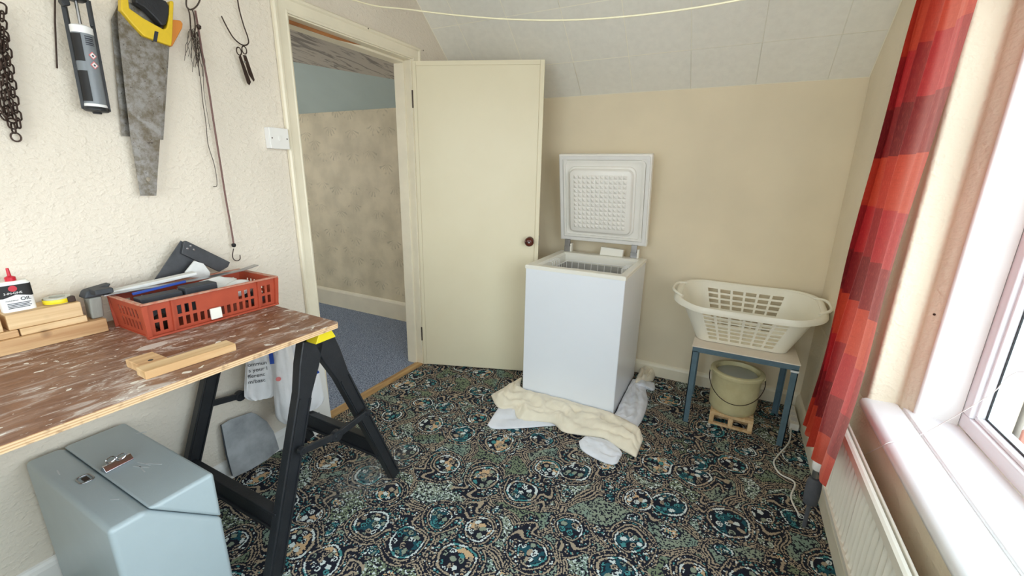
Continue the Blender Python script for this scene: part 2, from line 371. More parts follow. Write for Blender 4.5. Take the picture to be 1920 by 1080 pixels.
# ------------------------------------------------------------------ geometry helpers (world coordinates in, object origin at its thing's base)
class MB:
    def __init__(s): s.v = []; s.f = []
    def add(s, vs, fs):
        b = len(s.v); s.v += [Vector(v) for v in vs]; s.f += [tuple(i+b for i in f) for f in fs]; return s
    def box(s, x0, x1, y0, y1, z0, z1):
        return s.hexa([(x0,y0,z0),(x1,y0,z0),(x1,y1,z0),(x0,y1,z0),(x0,y0,z1),(x1,y0,z1),(x1,y1,z1),(x0,y1,z1)])
    def hexa(s, p):
        return s.add(p, [(0,3,2,1),(4,5,6,7),(0,1,5,4),(1,2,6,5),(2,3,7,6),(3,0,4,7)])
    def bar(s, a, b, w, h, up=(0,0,1), w2=None, h2=None):
        """rectangular bar from a to b; w along up x dir, h along up"""
        a, b = Vector(a), Vector(b); d = (b-a).normalized(); up = Vector(up)
        sd = d.cross(up).normalized(); u = sd.cross(d).normalized(); w2 = w2 or w; h2 = h2 or h
        P = []
        for p, ww, hh in ((a,w,h),(b,w2,h2)):
            P += [p - sd*ww/2 - u*hh/2, p + sd*ww/2 - u*hh/2, p + sd*ww/2 + u*hh/2, p - sd*ww/2 + u*hh/2]
        return s.add(P, [(0,3,2,1),(4,5,6,7),(0,1,5,4),(1,2,6,5),(2,3,7,6),(3,0,4,7)])
    def tube(s, pts, r, n=8, closed=False, cap=True):
        pts = [Vector(p) for p in pts]; N = len(pts); base = len(s.v)
        rr = r if isinstance(r, (list, tuple)) else [r]*N
        prev = None
        for i, p in enumerate(pts):
            a = pts[(i-1) % N] if (closed or i > 0) else p; b = pts[(i+1) % N] if (closed or i < N-1) else p
            d = (b-a).normalized() if (b-a).length > 1e-9 else Vector((0,0,1))
            if prev is None:
                sd = d.cross(Vector((0,0,1)));
                if sd.length < .1: sd = d.cross(Vector((1,0,0)))
            else: sd = prev - d*prev.dot(d)
            sd.normalize(); prev = sd; u = d.cross(sd)
            for k in range(n):
                t = 2*PI*k/n; s.v.append(p + (sd*math.cos(t) + u*math.sin(t))*rr[i])
        M = N if closed else N-1
        for i in range(M):
            for k in range(n):
                a0 = base+i*n+k; a1 = base+i*n+(k+1) % n; j = (i+1) % N
                s.f.append((a0, a1, base+j*n+(k+1) % n, base+j*n+k))
        if cap and not closed:
            s.f.append(tuple(base+k for k in range(n))[::-1]); s.f.append(tuple(base+(N-1)*n+k for k in range(n)))
        return s
    def lathe(s, prof, c=(0,0,0), axis=(0,0,1), n=32, cap=True):
        ax = Vector(axis).normalized(); sd = ax.cross(Vector((0,0,1)))
        if sd.length < .1: sd = Vector((1,0,0))
        sd.normalize(); u = ax.cross(sd); base = len(s.v); c = Vector(c)
        for r, h in prof:
            for k in range(n):
                t = 2*PI*k/n; s.v.append(c + ax*h + (sd*math.cos(t)+u*math.sin(t))*max(r, 1e-5))
        for i in range(len(prof)-1):
            for k in range(n):
                s.f.append((base+i*n+k, base+i*n+(k+1) % n, base+(i+1)*n+(k+1) % n, base+(i+1)*n+k))
        if cap:
            s.f.append(tuple(base+k for k in range(n))[::-1]); s.f.append(tuple(base+(len(prof)-1)*n+k for k in range(n)))
        return s
    def prism(s, poly, off):
        n = len(poly); off = Vector(off); poly = [Vector(p) for p in poly]
        s.add(poly + [p+off for p in poly], [tuple(range(n))[::-1], tuple(range(n, 2*n))] + [(i, (i+1) % n, (i+1) % n+n, i+n) for i in range(n)])
        return s
    def grid(s, fn, nu, nv, closeu=False):
        base = len(s.v)
        for j in range(nv+1):
            for i in range(nu + (0 if closeu else 1)):
                s.v.append(Vector(fn(i/nu, j/nv)))
        st = nu if closeu else nu+1
        for j in range(nv):
            for i in range(nu):
                i2 = (i+1) % nu if closeu else i+1
                s.f.append((base+j*st+i, base+j*st+i2, base+(j+1)*st+i2, base+(j+1)*st+i))
        return s
    def perf(s, us, vs, hole, fn, closeu=False):
        """panel with openings: fn(u, v, t) with t = 0 outer face, 1 inner face"""
        nu, nv = len(us)-1, len(vs)-1; idx = {}
        def V(i, j, t):
            if closeu: i %= nu
            k = (i, j, t)
            if k not in idx: idx[k] = len(s.v); s.v.append(Vector(fn(us[i], vs[j], t)))
            return idx[k]
        solid = lambda i, j: 0 <= j < nv and (closeu or 0 <= i < nu) and not hole(i % nu, j)
        for i in range(nu):
            for j in range(nv):
                if not solid(i, j): continue
                s.f.append((V(i,j,0), V(i+1,j,0), V(i+1,j+1,0), V(i,j+1,0)))
                s.f.append((V(i,j,1), V(i,j+1,1), V(i+1,j+1,1), V(i+1,j,1)))
                if not solid(i, j-1): s.f.append((V(i,j,0), V(i,j,1), V(i+1,j,1), V(i+1,j,0)))
                if not solid(i, j+1): s.f.append((V(i,j+1,0), V(i+1,j+1,0), V(i+1,j+1,1), V(i,j+1,1)))
                if not solid(i-1, j): s.f.append((V(i,j,0), V(i,j+1,0), V(i,j+1,1), V(i,j,1)))
                if not solid(i+1, j): s.f.append((V(i+1,j,0), V(i+1,j,1), V(i+1,j+1,1), V(i+1,j+1,0)))
        return s
    def link(s, name, m, parent=None, smooth=False, bevel=0, seg=2, fixn=True, uv=None):
        org = parent_origin(parent)
        me = bpy.data.meshes.new(name); me.from_pydata([tuple(v-org) for v in s.v], [], s.f)
        if fixn:
            bm = bmesh.new(); bm.from_mesh(me); bmesh.ops.recalc_face_normals(bm, faces=bm.faces); bm.to_mesh(me); bm.free()
        me.materials.append(m if not isinstance(m, str) else M_[m])
        if uv:
            l = me.uv_layers.new(name='UVMap')
            for lp in me.loops: l.data[lp.index].uv = uv[lp.vertex_index]
        o = bpy.data.objects.new(name, me); col.objects.link(o)
        if parent is not None: o.parent = parent
        if smooth:
            for p in me.polygons: p.use_smooth = True
            me.set_sharp_from_angle(angle=math.radians(50))
        if bevel:
            b = o.modifiers.new('edge', 'BEVEL'); b.width = bevel; b.segments = seg; b.limit_method = 'ANGLE'; b.angle_limit = math.radians(35); b.harden_normals = True
            for p in me.polygons: p.use_smooth = True
        return o
ORG = {}
def parent_origin(p):
    o = Vector((0,0,0))
    while p is not None: o += p.location; p = p.parent
    return o
def thing(name, loc, label, cat, group=None):
    o = bpy.data.objects.new(name, None); o.empty_display_size = .05; o.location = loc; col.objects.link(o)
    o['label'] = label; o['category'] = cat
    if group: o['group'] = group
    return o
def tag(o, label, cat, group=None):
    o['label'] = label; o['category'] = cat
    if group: o['group'] = group
    return o
def S(o): o['kind'] = 'structure'; return o
def B(*a): return MB().box(*a)
def text(body, size, mtx, m, parent, name='lettering', depth=.0004, align='LEFT'):
    cu = bpy.data.curves.new('t', 'FONT'); cu.body = body; cu.size = size; cu.extrude = depth; cu.align_x = align
    o = bpy.data.objects.new('t', cu); col.objects.link(o)
    dg = bpy.context.evaluated_depsgraph_get(); me = bpy.data.meshes.new_from_object(o.evaluated_get(dg))
    bpy.data.objects.remove(o); me.name = name
    me.transform(Matrix.Translation(-parent_origin(parent)) @ mtx); me.materials.clear(); me.materials.append(M_[m])
    p = bpy.data.objects.new(name, me); col.objects.link(p); p.parent = parent; return p
def frame_mtx(o, xdir, ydir):
    x = Vector(xdir).normalized(); y = Vector(ydir); y = (y - x*y.dot(x)).normalized(); z = x.cross(y)
    m = Matrix((x, y, z)).transposed().to_4x4(); m.translation = Vector(o); return m
def smoothpts(pts, n=6):
    """Catmull-Rom through pts"""
    P = [Vector(p) for p in pts]; P = [P[0]*2-P[1]] + P + [P[-1]*2-P[-2]]; out = []
    for i in range(1, len(P)-2):
        a, b, c, d = P[i-1:i+3]
        for k in range(n):
            t = k/n; out.append(.5*((2*b)+(c-a)*t+(2*a-5*b+4*c-d)*t*t+(3*b-3*c+d-a)*t**3))
    out.append(P[-2]); return out
def resample(pts, n):
    P = [Vector(p) for p in pts]; L = [0]
    for a, b in zip(P, P[1:]): L.append(L[-1]+(b-a).length)
    out = []
    for k in range(n):
        t = L[-1]*k/(n-1); i = 0
        while i < len(L)-2 and L[i+1] < t: i += 1
        s = (t-L[i])/max(L[i+1]-L[i], 1e-9); out.append(P[i].lerp(P[i+1], s))
    return out

# ================================================================== ROOM
floor = S(B(0, W+.02, YF, 0, -.05, 0).link('floor', 'carpet'))
hallfloor = S(B(-3.0, 0, -2.6, 0, -.05, -.001).link('hall_floor', 'hallcarpet'))
wb = S(B(-3.0, W+.3, 0, .12, -.05, 2.7).link('wall_back', 'wb'))
S(B(-3.0, -.115, -.004, 0, .0, ZC+.02).link('wall_hall', 'wallpaper'))
wl = S(MB().box(-.12, 0, YF, YN-.035, -.05, 2.7).box(-.12, 0, YH+.035, 0, -.05, 2.7).box(-.12, 0, YN-.035, YH+.035, 2.02, 2.7).link('wall_left', 'wl'))
S(MB().box(-3.0, .45, YF-.12, YF, -.05, 2.7).box(2.0, W+.34, YF-.12, YF, -.05, 2.7).box(.45, 2.0, YF-.12, YF, -.05, .85).box(.45, 2.0, YF-.12, YF, 2.1, 2.7).link('wall_front', 'wb'))
# second window, unseen, added behind the camera to brighten the room
w2 = bpy.data.objects.new('added_window_2', None); col.objects.link(w2); w2.location = (1.22, YF-.05, .85); w2['kind'] = 'structure'
S(MB().box(-3.12, -3.0, -2.72, -2.3, -.05, 2.7).box(-3.12, -3.0, -1.1, .12, -.05, 2.7).box(-3.12, -3.0, -2.3, -1.1, -.05, .95).box(-3.12, -3.0, -2.3, -1.1, 2.0, 2.7).link('wall_hall_end', 'wb'))  # opening to the sky added in this unseen wall to light the hall
S(MB().box(-3.0, -.12, -2.72, -2.6, -.05, 2.7).link('wall_hall_side', 'wb'))
# window wall: solid below the sill and beyond the recess
LZ = .60                                            # ledge height
wr = MB()
wr.prism([(W,YF,0),(W,YF,LZ-.028),(2.57,YF,LZ-.028),(2.57,YF,0)], (0, -.001-YF, 0))
wr.prism([(W,0,LZ-.028),(W,-1.085,LZ-.028),(2.448,-1.078,LZ-.028),(2.452,-1.10,LZ-.028),(2.487,-1.137,LZ-.028),(2.70,-1.16,LZ-.028),(2.70,0,LZ-.028)], (0,0,2.7-LZ+.028))
wr.box(W, 2.70, YF, -3.50, LZ-.028, 2.7); wr.box(W, 2.70, -3.50, -1.0, 2.12, 2.7)
wr.box(2.57, 2.70, YF, 0, 0, LZ-.05)
wallr = S(wr.link('wall_right', 'wr', bevel=.012, seg=3))
MB().prism([(2.489,-1.1385,LZ+.002),(2.574,-1.161,LZ+.002),(2.575,-1.157,LZ+.002),(2.489,-1.134,LZ+.002)], (0,0,2.12-LZ-.004)).link('reveal_lining', 'white_gloss', wallr)
MB().tube([(2.483,-1.1335,LZ+.001),(2.483,-1.1335,2.118)], .009, 12).link('corner_bead', 'white_gloss', wallr, smooth=True)
MB().lathe([(.004,0),(.002,.002)], (2.462,-1.112,.94), (-.6,-.8,0), 8).link('screw_hole', 'darkiron', wallr)
# ledge: front board with rounded nose and the inner tile strip, a groove between
lg = MB(); 
nose = [(W-.004, LZ-.045), (W-.014, LZ-.035), (W-.018, LZ-.020), (W-.012, LZ-.006), (W+.004, LZ), (2.447, LZ), (2.447, LZ-.045)]
lg.prism([(a, -3.5, b) for a, b in nose], (0, 3.5-1.075, 0))
ledge = S(lg.link('window_sill', 'sill', smooth=True))
strip = B(2.456, 2.579, -3.5, -1.09, LZ-.04, LZ+.003).link('tile_strip', 'sill', ledge, bevel=.004)
B(2.4465, 2.4565, -3.5, -1.09, LZ-.03, LZ-.006).link('joint', 'gasket', ledge)
# sloping ceiling
cs, sn = math.cos(SL), math.sin(SL); LS = (ZT-ZC)/sn
def slope_pt(x, s, h=0): return Vector((x, -s*cs - h*sn, ZC + s*sn - h*cs))   # h: down from the slope into the room
ce = MB()
def slab(mb, x0, x1, s0, s1, h0, h1):
    mb.hexa([slope_pt(x0,s0,h1), slope_pt(x1,s0,h1), slope_pt(x1,s1,h1), slope_pt(x0,s1,h1), slope_pt(x0,s0,h0), slope_pt(x1,s0,h0), slope_pt(x1,s1,h0), slope_pt(x0,s1,h0)])
slab(ce, -.001, W, -.05, LS+.05, -.06, 0); ceil = S(ce.link('ceiling', 'tilebase'))
S(B(0, W+.34, YF, -LS*cs+.03, ZT, ZT+.1).link('ceiling_flat', 'ceil'))
xs = [.004, .205, .5365, .868, 1.2, 1.533, 1.865, 2.19, W-.004]; ss = [.004, .252, .58, LS+.008]
for j in range(3):
    for i in range(8):
        t_ = MB(); g = .0021 if i < 5 else .0010
        slab(t_, xs[i]+g, xs[i+1]-g, ss[j]+g, ss[j+1]-g, 0, .0015+random.uniform(0, .0005))
        t_.link('ceiling_tile', 'tile', ceil, bevel=.0012, seg=1)
hs = MB(); slab(hs, -3.0, -.12, -.05, LS+.05, -.06, 0); S(hs.link('hall_ceiling_slope', 'hallslope'))
hA, hB = slope_pt(-1.43, .51), slope_pt(-.518, .252)
hA2, hB2 = hB + (hA-hB)*2.7, hB + (hB-hA)*.435
S(MB().hexa([hA2, hB2, Vector((-.121,-2.6,2.22)), Vector((-3.0,-2.6,2.60)), hA2+Vector((0,0,.3)), hB2+Vector((0,0,.3)), Vector((-.121,-2.6,2.7)), Vector((-3.0,-2.6,2.9))]).link('hall_ceiling', 'hallceil'))
# skirtings
def skirt(name, a, b, nrm, h=.1, t=.016, m='white_gloss'):
    a, b, n = Vector(a), Vector(b), Vector(nrm)
    prof = [(0,0),(t,0),(t,h-.025),(t*.75,h-.012),(t*.4,h-.004),(0,h)]
    return S(MB().prism([a+n*p+Vector((0,0,q)) for p, q in prof], b-a).link(name, m))
skirt('baseboard_back', (.02,0,0), (W-.001,0,0), (0,-1,0), .095, m='gloss')
skirt('baseboard_left', (0,YF+.01,0), (0,YN-.10,0), (1,0,0), .095)
skirt('baseboard_right', (W,YF+.01,0), (W,-.017,0), (-1,0,0), .095, m='gloss')
skirt('baseboard_hall', (-2.98,-.004,0), (-.13,-.004,0), (0,-1,0), .178, .02, m='gloss')
# picture paper edge in the hall
S(B(-2.98, -.13, -.007, -.004, ZC-.012, ZC+.004).link('trim_hall', 'wallpaper'))

# ---------------------------------------------------------------- doorway
fr = thing('door_frame', (0, (YH+YN)/2, 0), 'x', 'x'); del fr['category'], fr['label']; fr['kind'] = 'structure'; fr.name = 'trim_doorway'
ZD = 1.995
JT = .03
# linings
B(-.12, .004, YN-JT, YN, 0, ZD+JT).link('jamb', 'gloss', fr, bevel=.002)
B(-.12, .004, YH, YH+JT, 0, ZD+JT).link('jamb', 'gloss', fr, bevel=.002)
B(-.12, .004, YN, YH, ZD, ZD+JT).link('head_lining', 'gloss', fr, bevel=.002)
# stops
B(-.12, -.045, YN, YN+.013, 0, ZD-.013).link('door_stop', 'gloss', fr, bevel=.002)
B(-.12, -.045, YH-.013, YH, 0, ZD-.013).link('door_stop', 'gloss', fr, bevel=.002)
hd = MB().box(-.12, -.045, YN, YH, ZD-.013, ZD).link('door_stop', 'gloss', fr, bevel=.002)
# split sliver of bare wood above the head lining
MB().prism([(-.044, YN+.001, ZD-.0005), (-.044, YN+.001, ZD-.017), (-.044, YN+.30, ZD-.015), (-.044, YN+.42, ZD-.005), (-.044, YN+.46, ZD-.0005)], (.003, 0, 0)).link('bare_wood_split', 'rawwood', fr)
# architrave, moulded: a broad flat with raised outer and inner beads
def arch(pts, name):
    prof = [(0,0),(0,.010),(.008,.014),(.014,.012),(.050,.013),(.056,.020),(.066,.021),(.072,.014),(.072,0)]   # (out from opening, proud)
    mb = MB(); base = len(mb.v)
    c = [Vector(p) for p in pts]
    for i, (p, out) in enumerate(zip(c, [Vector((0,-1,0)), Vector((0,-1,1)), Vector((0,1,1)), Vector((0,1,0))][:len(c)])):
        for a, b in prof: mb.v.append(p + out*a + Vector((b,0,0)))
    n = len(prof)
    for i in range(len(c)-1):
        for k in range(n):
            mb.f.append((i*n+k, i*n+(k+1) % n, (i+1)*n+(k+1) % n, (i+1)*n+k))
    mb.f.append(tuple(range(n))); mb.f.append(tuple(range((len(c)-1)*n, len(c)*n)))
    return mb.link(name, 'gloss', fr)
e = .006
arch([(0.004, YN-e, 0), (0.004, YN-e, ZD+e), (0.004, YH+e, ZD+e), (0.004, YH+e, 0)], 'architrave')
for py in ((-1.01, 2.064), (-.56, 2.066)):
    MB().lathe([(.004, 0), (.003, .001)], (.0245, py[0], py[1]), (1,0,0), 8).link('nail_head', 'darkiron', fr)
# strike plate and old keep on the near jamb
k = B(-.040, .006, YN-.001, YN+.0015, .90, 1.0).link('strike_plate', 'white_gloss', fr, bevel=.001)
B(-.03, -.016, YN+.001, YN+.002, .925, .965).link('keep_hole', 'black', k)
MB().lathe([(.003,0),(.003,.0012)], (-.022, YN+.0015, .985), (0,1,0), 8).link('screw', 'darkiron', k)
# threshold
S(B(-.055, .010, YN, YH, -.001, .007).link('threshold_strip', 'thresh', None, bevel=.003))

# ---------------------------------------------------------------- door leaf, swung open
DA = 1.9241; DWD = .800; DH = 1.981
dvx = Vector((math.sin(DA), -math.cos(DA), 0)); dn = Vector((dvx.y, -dvx.x, 0))     # dn faces the camera side
if dn.y > 0: dn = -dn
door = bpy.data.objects.new('door_1', None); col.objects.link(door); door.location = (.012, YH, .006); door['kind'] = 'structure'
h0 = Vector((.012, YH, .006))
def dp(u, z, n): return h0 + dvx*u + Vector((0,0,z)) + dn*n
def dbox(u0, u1, z0, z1, n0, n1):
    return MB().hexa([dp(u0,z0,n1),dp(u1,z0,n1),dp(u1,z0,n0),dp(u0,z0,n0),dp(u0,z1,n1),dp(u1,z1,n1),dp(u1,z1,n0),dp(u0,z1,n0)])
dbox(.003, DWD, 0, DH, -.036, 0).link('door_leaf', 'door', door, bevel=.002)
dbox(.0262, DWD-.0262, .004, DH-.0262, 0, .0045).link('door_facing', 'door', door, bevel=.0012)
fe = dbox(.003, .0248, 0, DH, 0, .0035).link('edge_strip', 'door', door, bevel=.001)
dbox(DWD-.0248, DWD, 0, DH, 0, .0035).link('edge_strip', 'door', door, bevel=.001)
dbox(.0250, DWD-.0250, DH-.0248, DH, 0, .0035).link('edge_strip', 'door', door, bevel=.001)
dbox(.0, .003, 0, DH, -.036, -.001).link('hinge_edge', 'gloss', door)
for z in (.18, 1.72):
    hg = MB().tube([dp(-.004, z, -.001), dp(-.004, z+.10, -.001)], .005, 8).link('hinge', 'wire', door)
KU = .745; kz = .925
kb = MB().lathe([(.024,0),(.026,.004),(.022,.009),(.010,.012),(.009,.028),(.016,.034),(.026,.044),(.030,.056),(.027,.068),(.018,.076),(.008,.079),(.006,.078),(0.0001,.078)], dp(KU, kz, .0035), dn, 28).link('door_knob', 'knobwood', door, smooth=True)
MB().lathe([(.006,0),(.004,.003),(.0001,.004)], dp(KU, kz, .0035+.078), dn, 12).link('knob_screw', 'steel', kb)
dbox(DWD, DWD+.002, kz-.03, kz+.03, -.028, -.008).link('latch_plate', 'steel', door)

# ================================================================== WINDOW
win = bpy.data.objects.new('window_1', None); col.objects.link(win); win.location = (2.60, -2.3, LZ); win['kind'] = 'structure'
y1, y0 = -1.1535, -3.499; z0, z1 = LZ+.003, 2.115
fx0, fx1 = 2.576, 2.646
def frame4(mb, x0, x1, a0, a1, b0, b1, w):   # a: y range, b: z range
    mb.box(x0,x1,a0,a1,b0,b0+w); mb.box(x0,x1,a0,a1,b1-w,b1); mb.box(x0,x1,a1-w,a1,b0+w,b1-w); mb.box(x0,x1,a0,a0+w,b0+w,b1-w); return mb
frame4(MB(), fx0, fx1, y0, y1, z0, z1, .046).link('window_frame', 'upvc', win, bevel=.005, seg=3)
frame4(MB(), fx0+.012, fx1-.004, y0+.046, y1-.046, z0+.046, z1-.046, .012).link('glazing_bead', 'upvc', win, bevel=.004, seg=3)
frame4(MB(), fx0+.030, fx0+.034, y0+.058, y1-.058, z0+.058, z1-.058, .004).link('glazing_gasket', 'black', win)
B(2.609, 2.613, y0+.058, y1-.058, z0+.058, z1-.058).link('pane', 'glass', win)
B(2.646, 2.80, -3.5, -1.17, LZ-.06, LZ-.01).link('outer_sill', 'upvc', win, bevel=.004)
B(2.646, 2.668, y1-.036, y1+.0, LZ, 2.12).link('outer_trim', 'upvc', win, bevel=.003)
w2f = MB().box(.45,2.0,YF-.10,YF-.03,.85,.90).box(.45,2.0,YF-.10,YF-.03,2.05,2.1).box(.45,.50,YF-.10,YF-.03,.90,2.05).box(1.95,2.0,YF-.10,YF-.03,.90,2.05).box(1.20,1.25,YF-.10,YF-.03,.90,2.05)
w2f.link('window_frame', 'upvc', w2); B(.50,1.95,YF-.067,YF-.063,.90,2.05).link('pane', 'glass', w2)
# brick return outside, brick by brick
bw = S(MB().box(2.71, 2.95, -1.165, -.75, .0, 2.6).link('wall_outside', 'mortar'))
z = .045; row = 0
while z < 2.0:
    segs = [(2.712, 2.815), (2.825, 2.948)] if row % 2 else [(2.712, 2.764), (2.774, 2.877), (2.887, 2.948)]
    if z > .45:
        for a, b in segs:
            B(a-.002, b, -1.174, -1.163, z, z+.065).link('brick', 'brick', bw, bevel=.003, seg=1)
    z += .075; row += 1
gr = S(B(2.9, 9, -9, 4, -.25, -.2).link('ground_outside', 'ground'))
S(B(2.70, 2.9, -9, -.76, -.25, -.02).link('path_outside', 'ground'))

# ================================================================== RADIATOR
rx = 2.285; ry0, ry1 = -3.3, -1.15; rz0, rz1 = .235, .525
rad = thing('radiator', (rx+.03, -2.2, .0), 'cream ribbed panel radiator fixed low under the window ledge', 'radiator')
def radf(u, v):
    y = ry0 + .02 + (ry1-ry0-.04)*u; zz = rz0+.022 + (rz1-rz0-.044)*v
    ph = (y*1000/33.0) % 1; rib = .5-.5*math.cos(2*PI*ph); e = min(1, v/.08, (1-v)/.08)
    return (rx + .002 + .016*(1-rib)**.8*e, y, zz)
MB().grid(radf, 520, 10).link('ribbed_panel', 'radi', rad, smooth=True, fixn=False)
B(rx+.020, rx+.028, ry0, ry1, rz0, rz1).link('rear_panel', 'radi', rad, bevel=.003)
MB().prism([(rx-.003,ry0,rz1-.026),(rx-.001,ry0,rz1-.004),(rx+.006,ry0,rz1),(rx+.014,ry0,rz1),(rx+.014,ry0,rz1-.026)],(0,ry1-ry0,0)).link('top_edge', 'radi', rad)
MB().prism([(rx-.003,ry0,rz0+.026),(rx-.001,ry0,rz0+.004),(rx+.006,ry0,rz0),(rx+.014,ry0,rz0),(rx+.014,ry0,rz0+.026)],(0,ry1-ry0,0)).link('bottom_edge', 'radi', rad)
B(rx-.001, rx+.014, ry1-.022, ry1, rz0+.02, rz1-.02).link('end_edge', 'radi', rad, bevel=.004)
for yy in (-1.5, -2.9): B(rx+.028, W-.001, yy-.02, yy+.02, rz0+.03, rz1-.16).link('bracket', 'radi', rad)
vx, vy = rx-.012, -1.085
v_ = MB().tube([(vx+.02, ry1, .262), (vx+.01, vy, .262)], .009, 10).tube([(vx, vy, .235), (vx, vy, .285)], .013, 12).link('valve', 'steel', rad, smooth=True)
MB().lathe([(.017,0),(.019,.004),(.019,.030),(.014,.036),(.0001,.037)], (vx, vy, .270), (0,0,1), 16).link('valve_cap', 'white_gloss', v_, smooth=True)
MB().lathe([(.0075,0),(.0075,.12)], (vx+.002, vy, .001), (0,0,1), 12).link('pipe', 'insul', rad)
MB().lathe([(.018,0),(.024,.006),(.026,.05),(.025,.10),(.019,.118),(.0001,.119)], (vx+.002, vy, .112), (0,0,1), 20).link('pipe_insulation', 'insul', rad, smooth=True)

# ================================================================== CURTAIN
def cur(u, z):
    zt = (z-.42)/1.75
    yl = -1.025 - .085*zt; yr = -1.480 - .03*zt
    k = min(1, max(0, zt))
    x = 2.203 + .048*k**.8 + .03*(1-u)*max(0, 1-zt*1.3)
    a = (.026 - .010*k)*(1 if u < .62 else 1-.75*(u-.62)/.38)
    ph = 2*PI*(5.2*u**.86) + .7*math.sin(zt*2.2+u*4)
    y = yl + (yr-yl)*(u**1.12) + .014*math.sin(ph*1.0+1.3)*(1 if u < .7 else max(0, (1-u)/.3))
    x += a*math.sin(ph) + .003*math.sin(ph*2.3+z*5) + .004*math.sin(z*9+u*7)*(1-k)
    return x, y, z
cb = MB(); NU, NV = 170, 60; uvs = []
# arc length along the cloth
us = [i/NU for i in range(NU+1)]; al = [0]
for i in range(NU):
    a, b = Vector(cur(us[i], .8)), Vector(cur(us[i+1], .8)); al.append(al[-1]+(b-a).length)
for j in range(NV+1):
    for i in range(NU+1):
        u = us[i]; zb = .415 + .055*u + .012*math.sin(u*24)
        z = zb + (2.24-zb)*j/NV
        cb.v.append(Vector(cur(u, z))); uvs.append((al[i], z))
for j in range(NV):
    for i in range(NU):
        a = j*(NU+1)+i; cb.f.append((a, a+1, a+NU+2, a+NU+1))
ct = thing('curtain', (2.22, -1.25, .42), 'red and orange patchwork curtain hanging beside the window', 'curtain')
co = cb.link('cloth', 'curtain', ct, smooth=True, fixn=False, uv=uvs)
MB().tube([(2.26, -1.0, 2.25), (2.26, -1.6, 2.25), (2.26, -3.6, 2.25)], .012, 10).link('curtain_rail', 'white_gloss', ct)
for yy in (-1.02, -3.58): B(2.25, W, yy-.008, yy+.008, 2.24, 2.26).link('rail_bracket', 'white_gloss', ct)

# ================================================================== FREEZER
FX0, FX1, FY0, FY1, FZ = .822, 1.400, -.690, -.108, .838
fz = thing('chest_freezer', (1.11, -.40, 0), 'small white chest freezer with its lid propped open, standing on towels', 'freezer')
ox0, ox1, oy0, oy1 = FX0+.062, FX1-.045, FY0+.062, FY1-.085      # opening
RT = FZ
b = MB()
b.add([(FX0,FY0,.012),(FX1,FY0,.012),(FX1,FY1,.012),(FX0,FY1,.012),(FX0,FY0,FZ-.022),(FX1,FY0,FZ-.022),(FX1,FY1,FZ-.022),(FX0,FY1,FZ-.022)],
      [(0,3,2,1),(0,1,5,4),(1,2,6,5),(2,3,7,6),(3,0,4,7)])
b.link('body', 'frz', fz, bevel=.006, seg=3)
for cx_ in (FX0+.05, FX1-.05):
    for cy_ in (FY0+.05, FY1-.05): MB().lathe([(.018,0),(.018,.013)], (cx_, cy_, 0), (0,0,1), 12).link('foot', 'bpl', fz)
def ring(mb, o, i, zo, zi):
    P = []
    for (x0,x1,y0,y1), z in ((o, zo), (i, zi)): P += [(x0,y0,z),(x1,y0,z),(x1,y1,z),(x0,y1,z)]
    mb.add(P, [(k, (k+1) % 4, (k+1) % 4+4, k+4) for k in range(4)])
O = (FX0-.002, FX1+.002, FY0-.002, FY1+.002); I = (ox0, ox1, oy0, oy1)
rm = MB(); ring(rm, O, O, FZ-.022, FZ-.004)
O2 = (FX0+.003, FX1-.003, FY0+.003, FY1-.003); ring(rm, O, O2, FZ-.004, FZ); I0 = (ox0-.012, ox1+.012, oy0-.012, oy1+.012)
ring(rm, O2, I0, FZ, FZ); ring(rm, I0, I, FZ, FZ-.012); ring(rm, I, (ox0+.004, ox1-.004, oy0+.004, oy1-.004), FZ-.012, FZ-.06); ring(rm, O, O2, FZ-.022, FZ-.022)
rm.link('top_rim', 'frzrim', fz, fixn=False)
li = MB(); J = (ox0+.004, ox1-.004, oy0+.004, oy1-.004); ring(li, J, J, FZ-.06, .10); li.add([(J[0],J[2],.10),(J[1],J[2],.10),(J[1],J[3],.10),(J[0],J[3],.10)], [(0,1,2,3)])
li.link('liner', 'liner', fz, fixn=False)
# wire basket
bk = MB(); bx0, bx1, by0, by1 = ox0+.03, ox1-.03, oy0+.03, oy1-.03; bt, bb = FZ-.045, FZ-.23
def rrect(x0,x1,y0,y1,z,r=.03,n=5):
    out = []
    for cx_, cy_, a0 in ((x1-r,y1-r,0),(x0+r,y1-r,PI/2),(x0+r,y0+r,PI),(x1-r,y0+r,1.5*PI)):
        for k in range(n+1): a = a0+PI/2*k/n; out.append((cx_+r*math.cos(a), cy_+r*math.sin(a), z))
    return out
bkm = MB().tube(rrect(bx0,bx1,by0,by1,bt), .0032, 6, closed=True).tube(rrect(bx0+.01,bx1-.01,by0+.01,by1-.01,bb), .0028, 6, closed=True)
for i in range(9):
    x = bx0+.03+(bx1-bx0-.06)*i/8
    bkm.tube([(x,by0,bt),(x,by0+.01,bb),(x,by1-.01,bb),(x,by1,bt)], .002, 5)
for i in range(8):
    y = by0+.03+(by1-by0-.06)*i/7
    bkm.tube([(bx0,y,bt),(bx0+.01,y,bb),(bx1-.01,y,bb),(bx1,y,bt)], .002, 5)
for zz in (bt-.05, bt-.11): bkm.tube(rrect(bx0+.004,bx1-.004,by0+.004,by1-.004,zz), .002, 5, closed=True)
# hooked hangers at the ends
for sx, xx in ((1, bx0), (-1, bx1)):
    for i in range(5):
        y = by0+.10+.03*i if sx > 0 else by0+.14+.03*i
        bkm.tube([(xx, y, bt-.06), (xx, y, FZ-.010), (xx-sx*.028, y, FZ-.006), (xx-sx*.034, y, FZ-.022)], .0024, 5)
bkm.link('wire_basket', 'whitewire', fz, smooth=True)
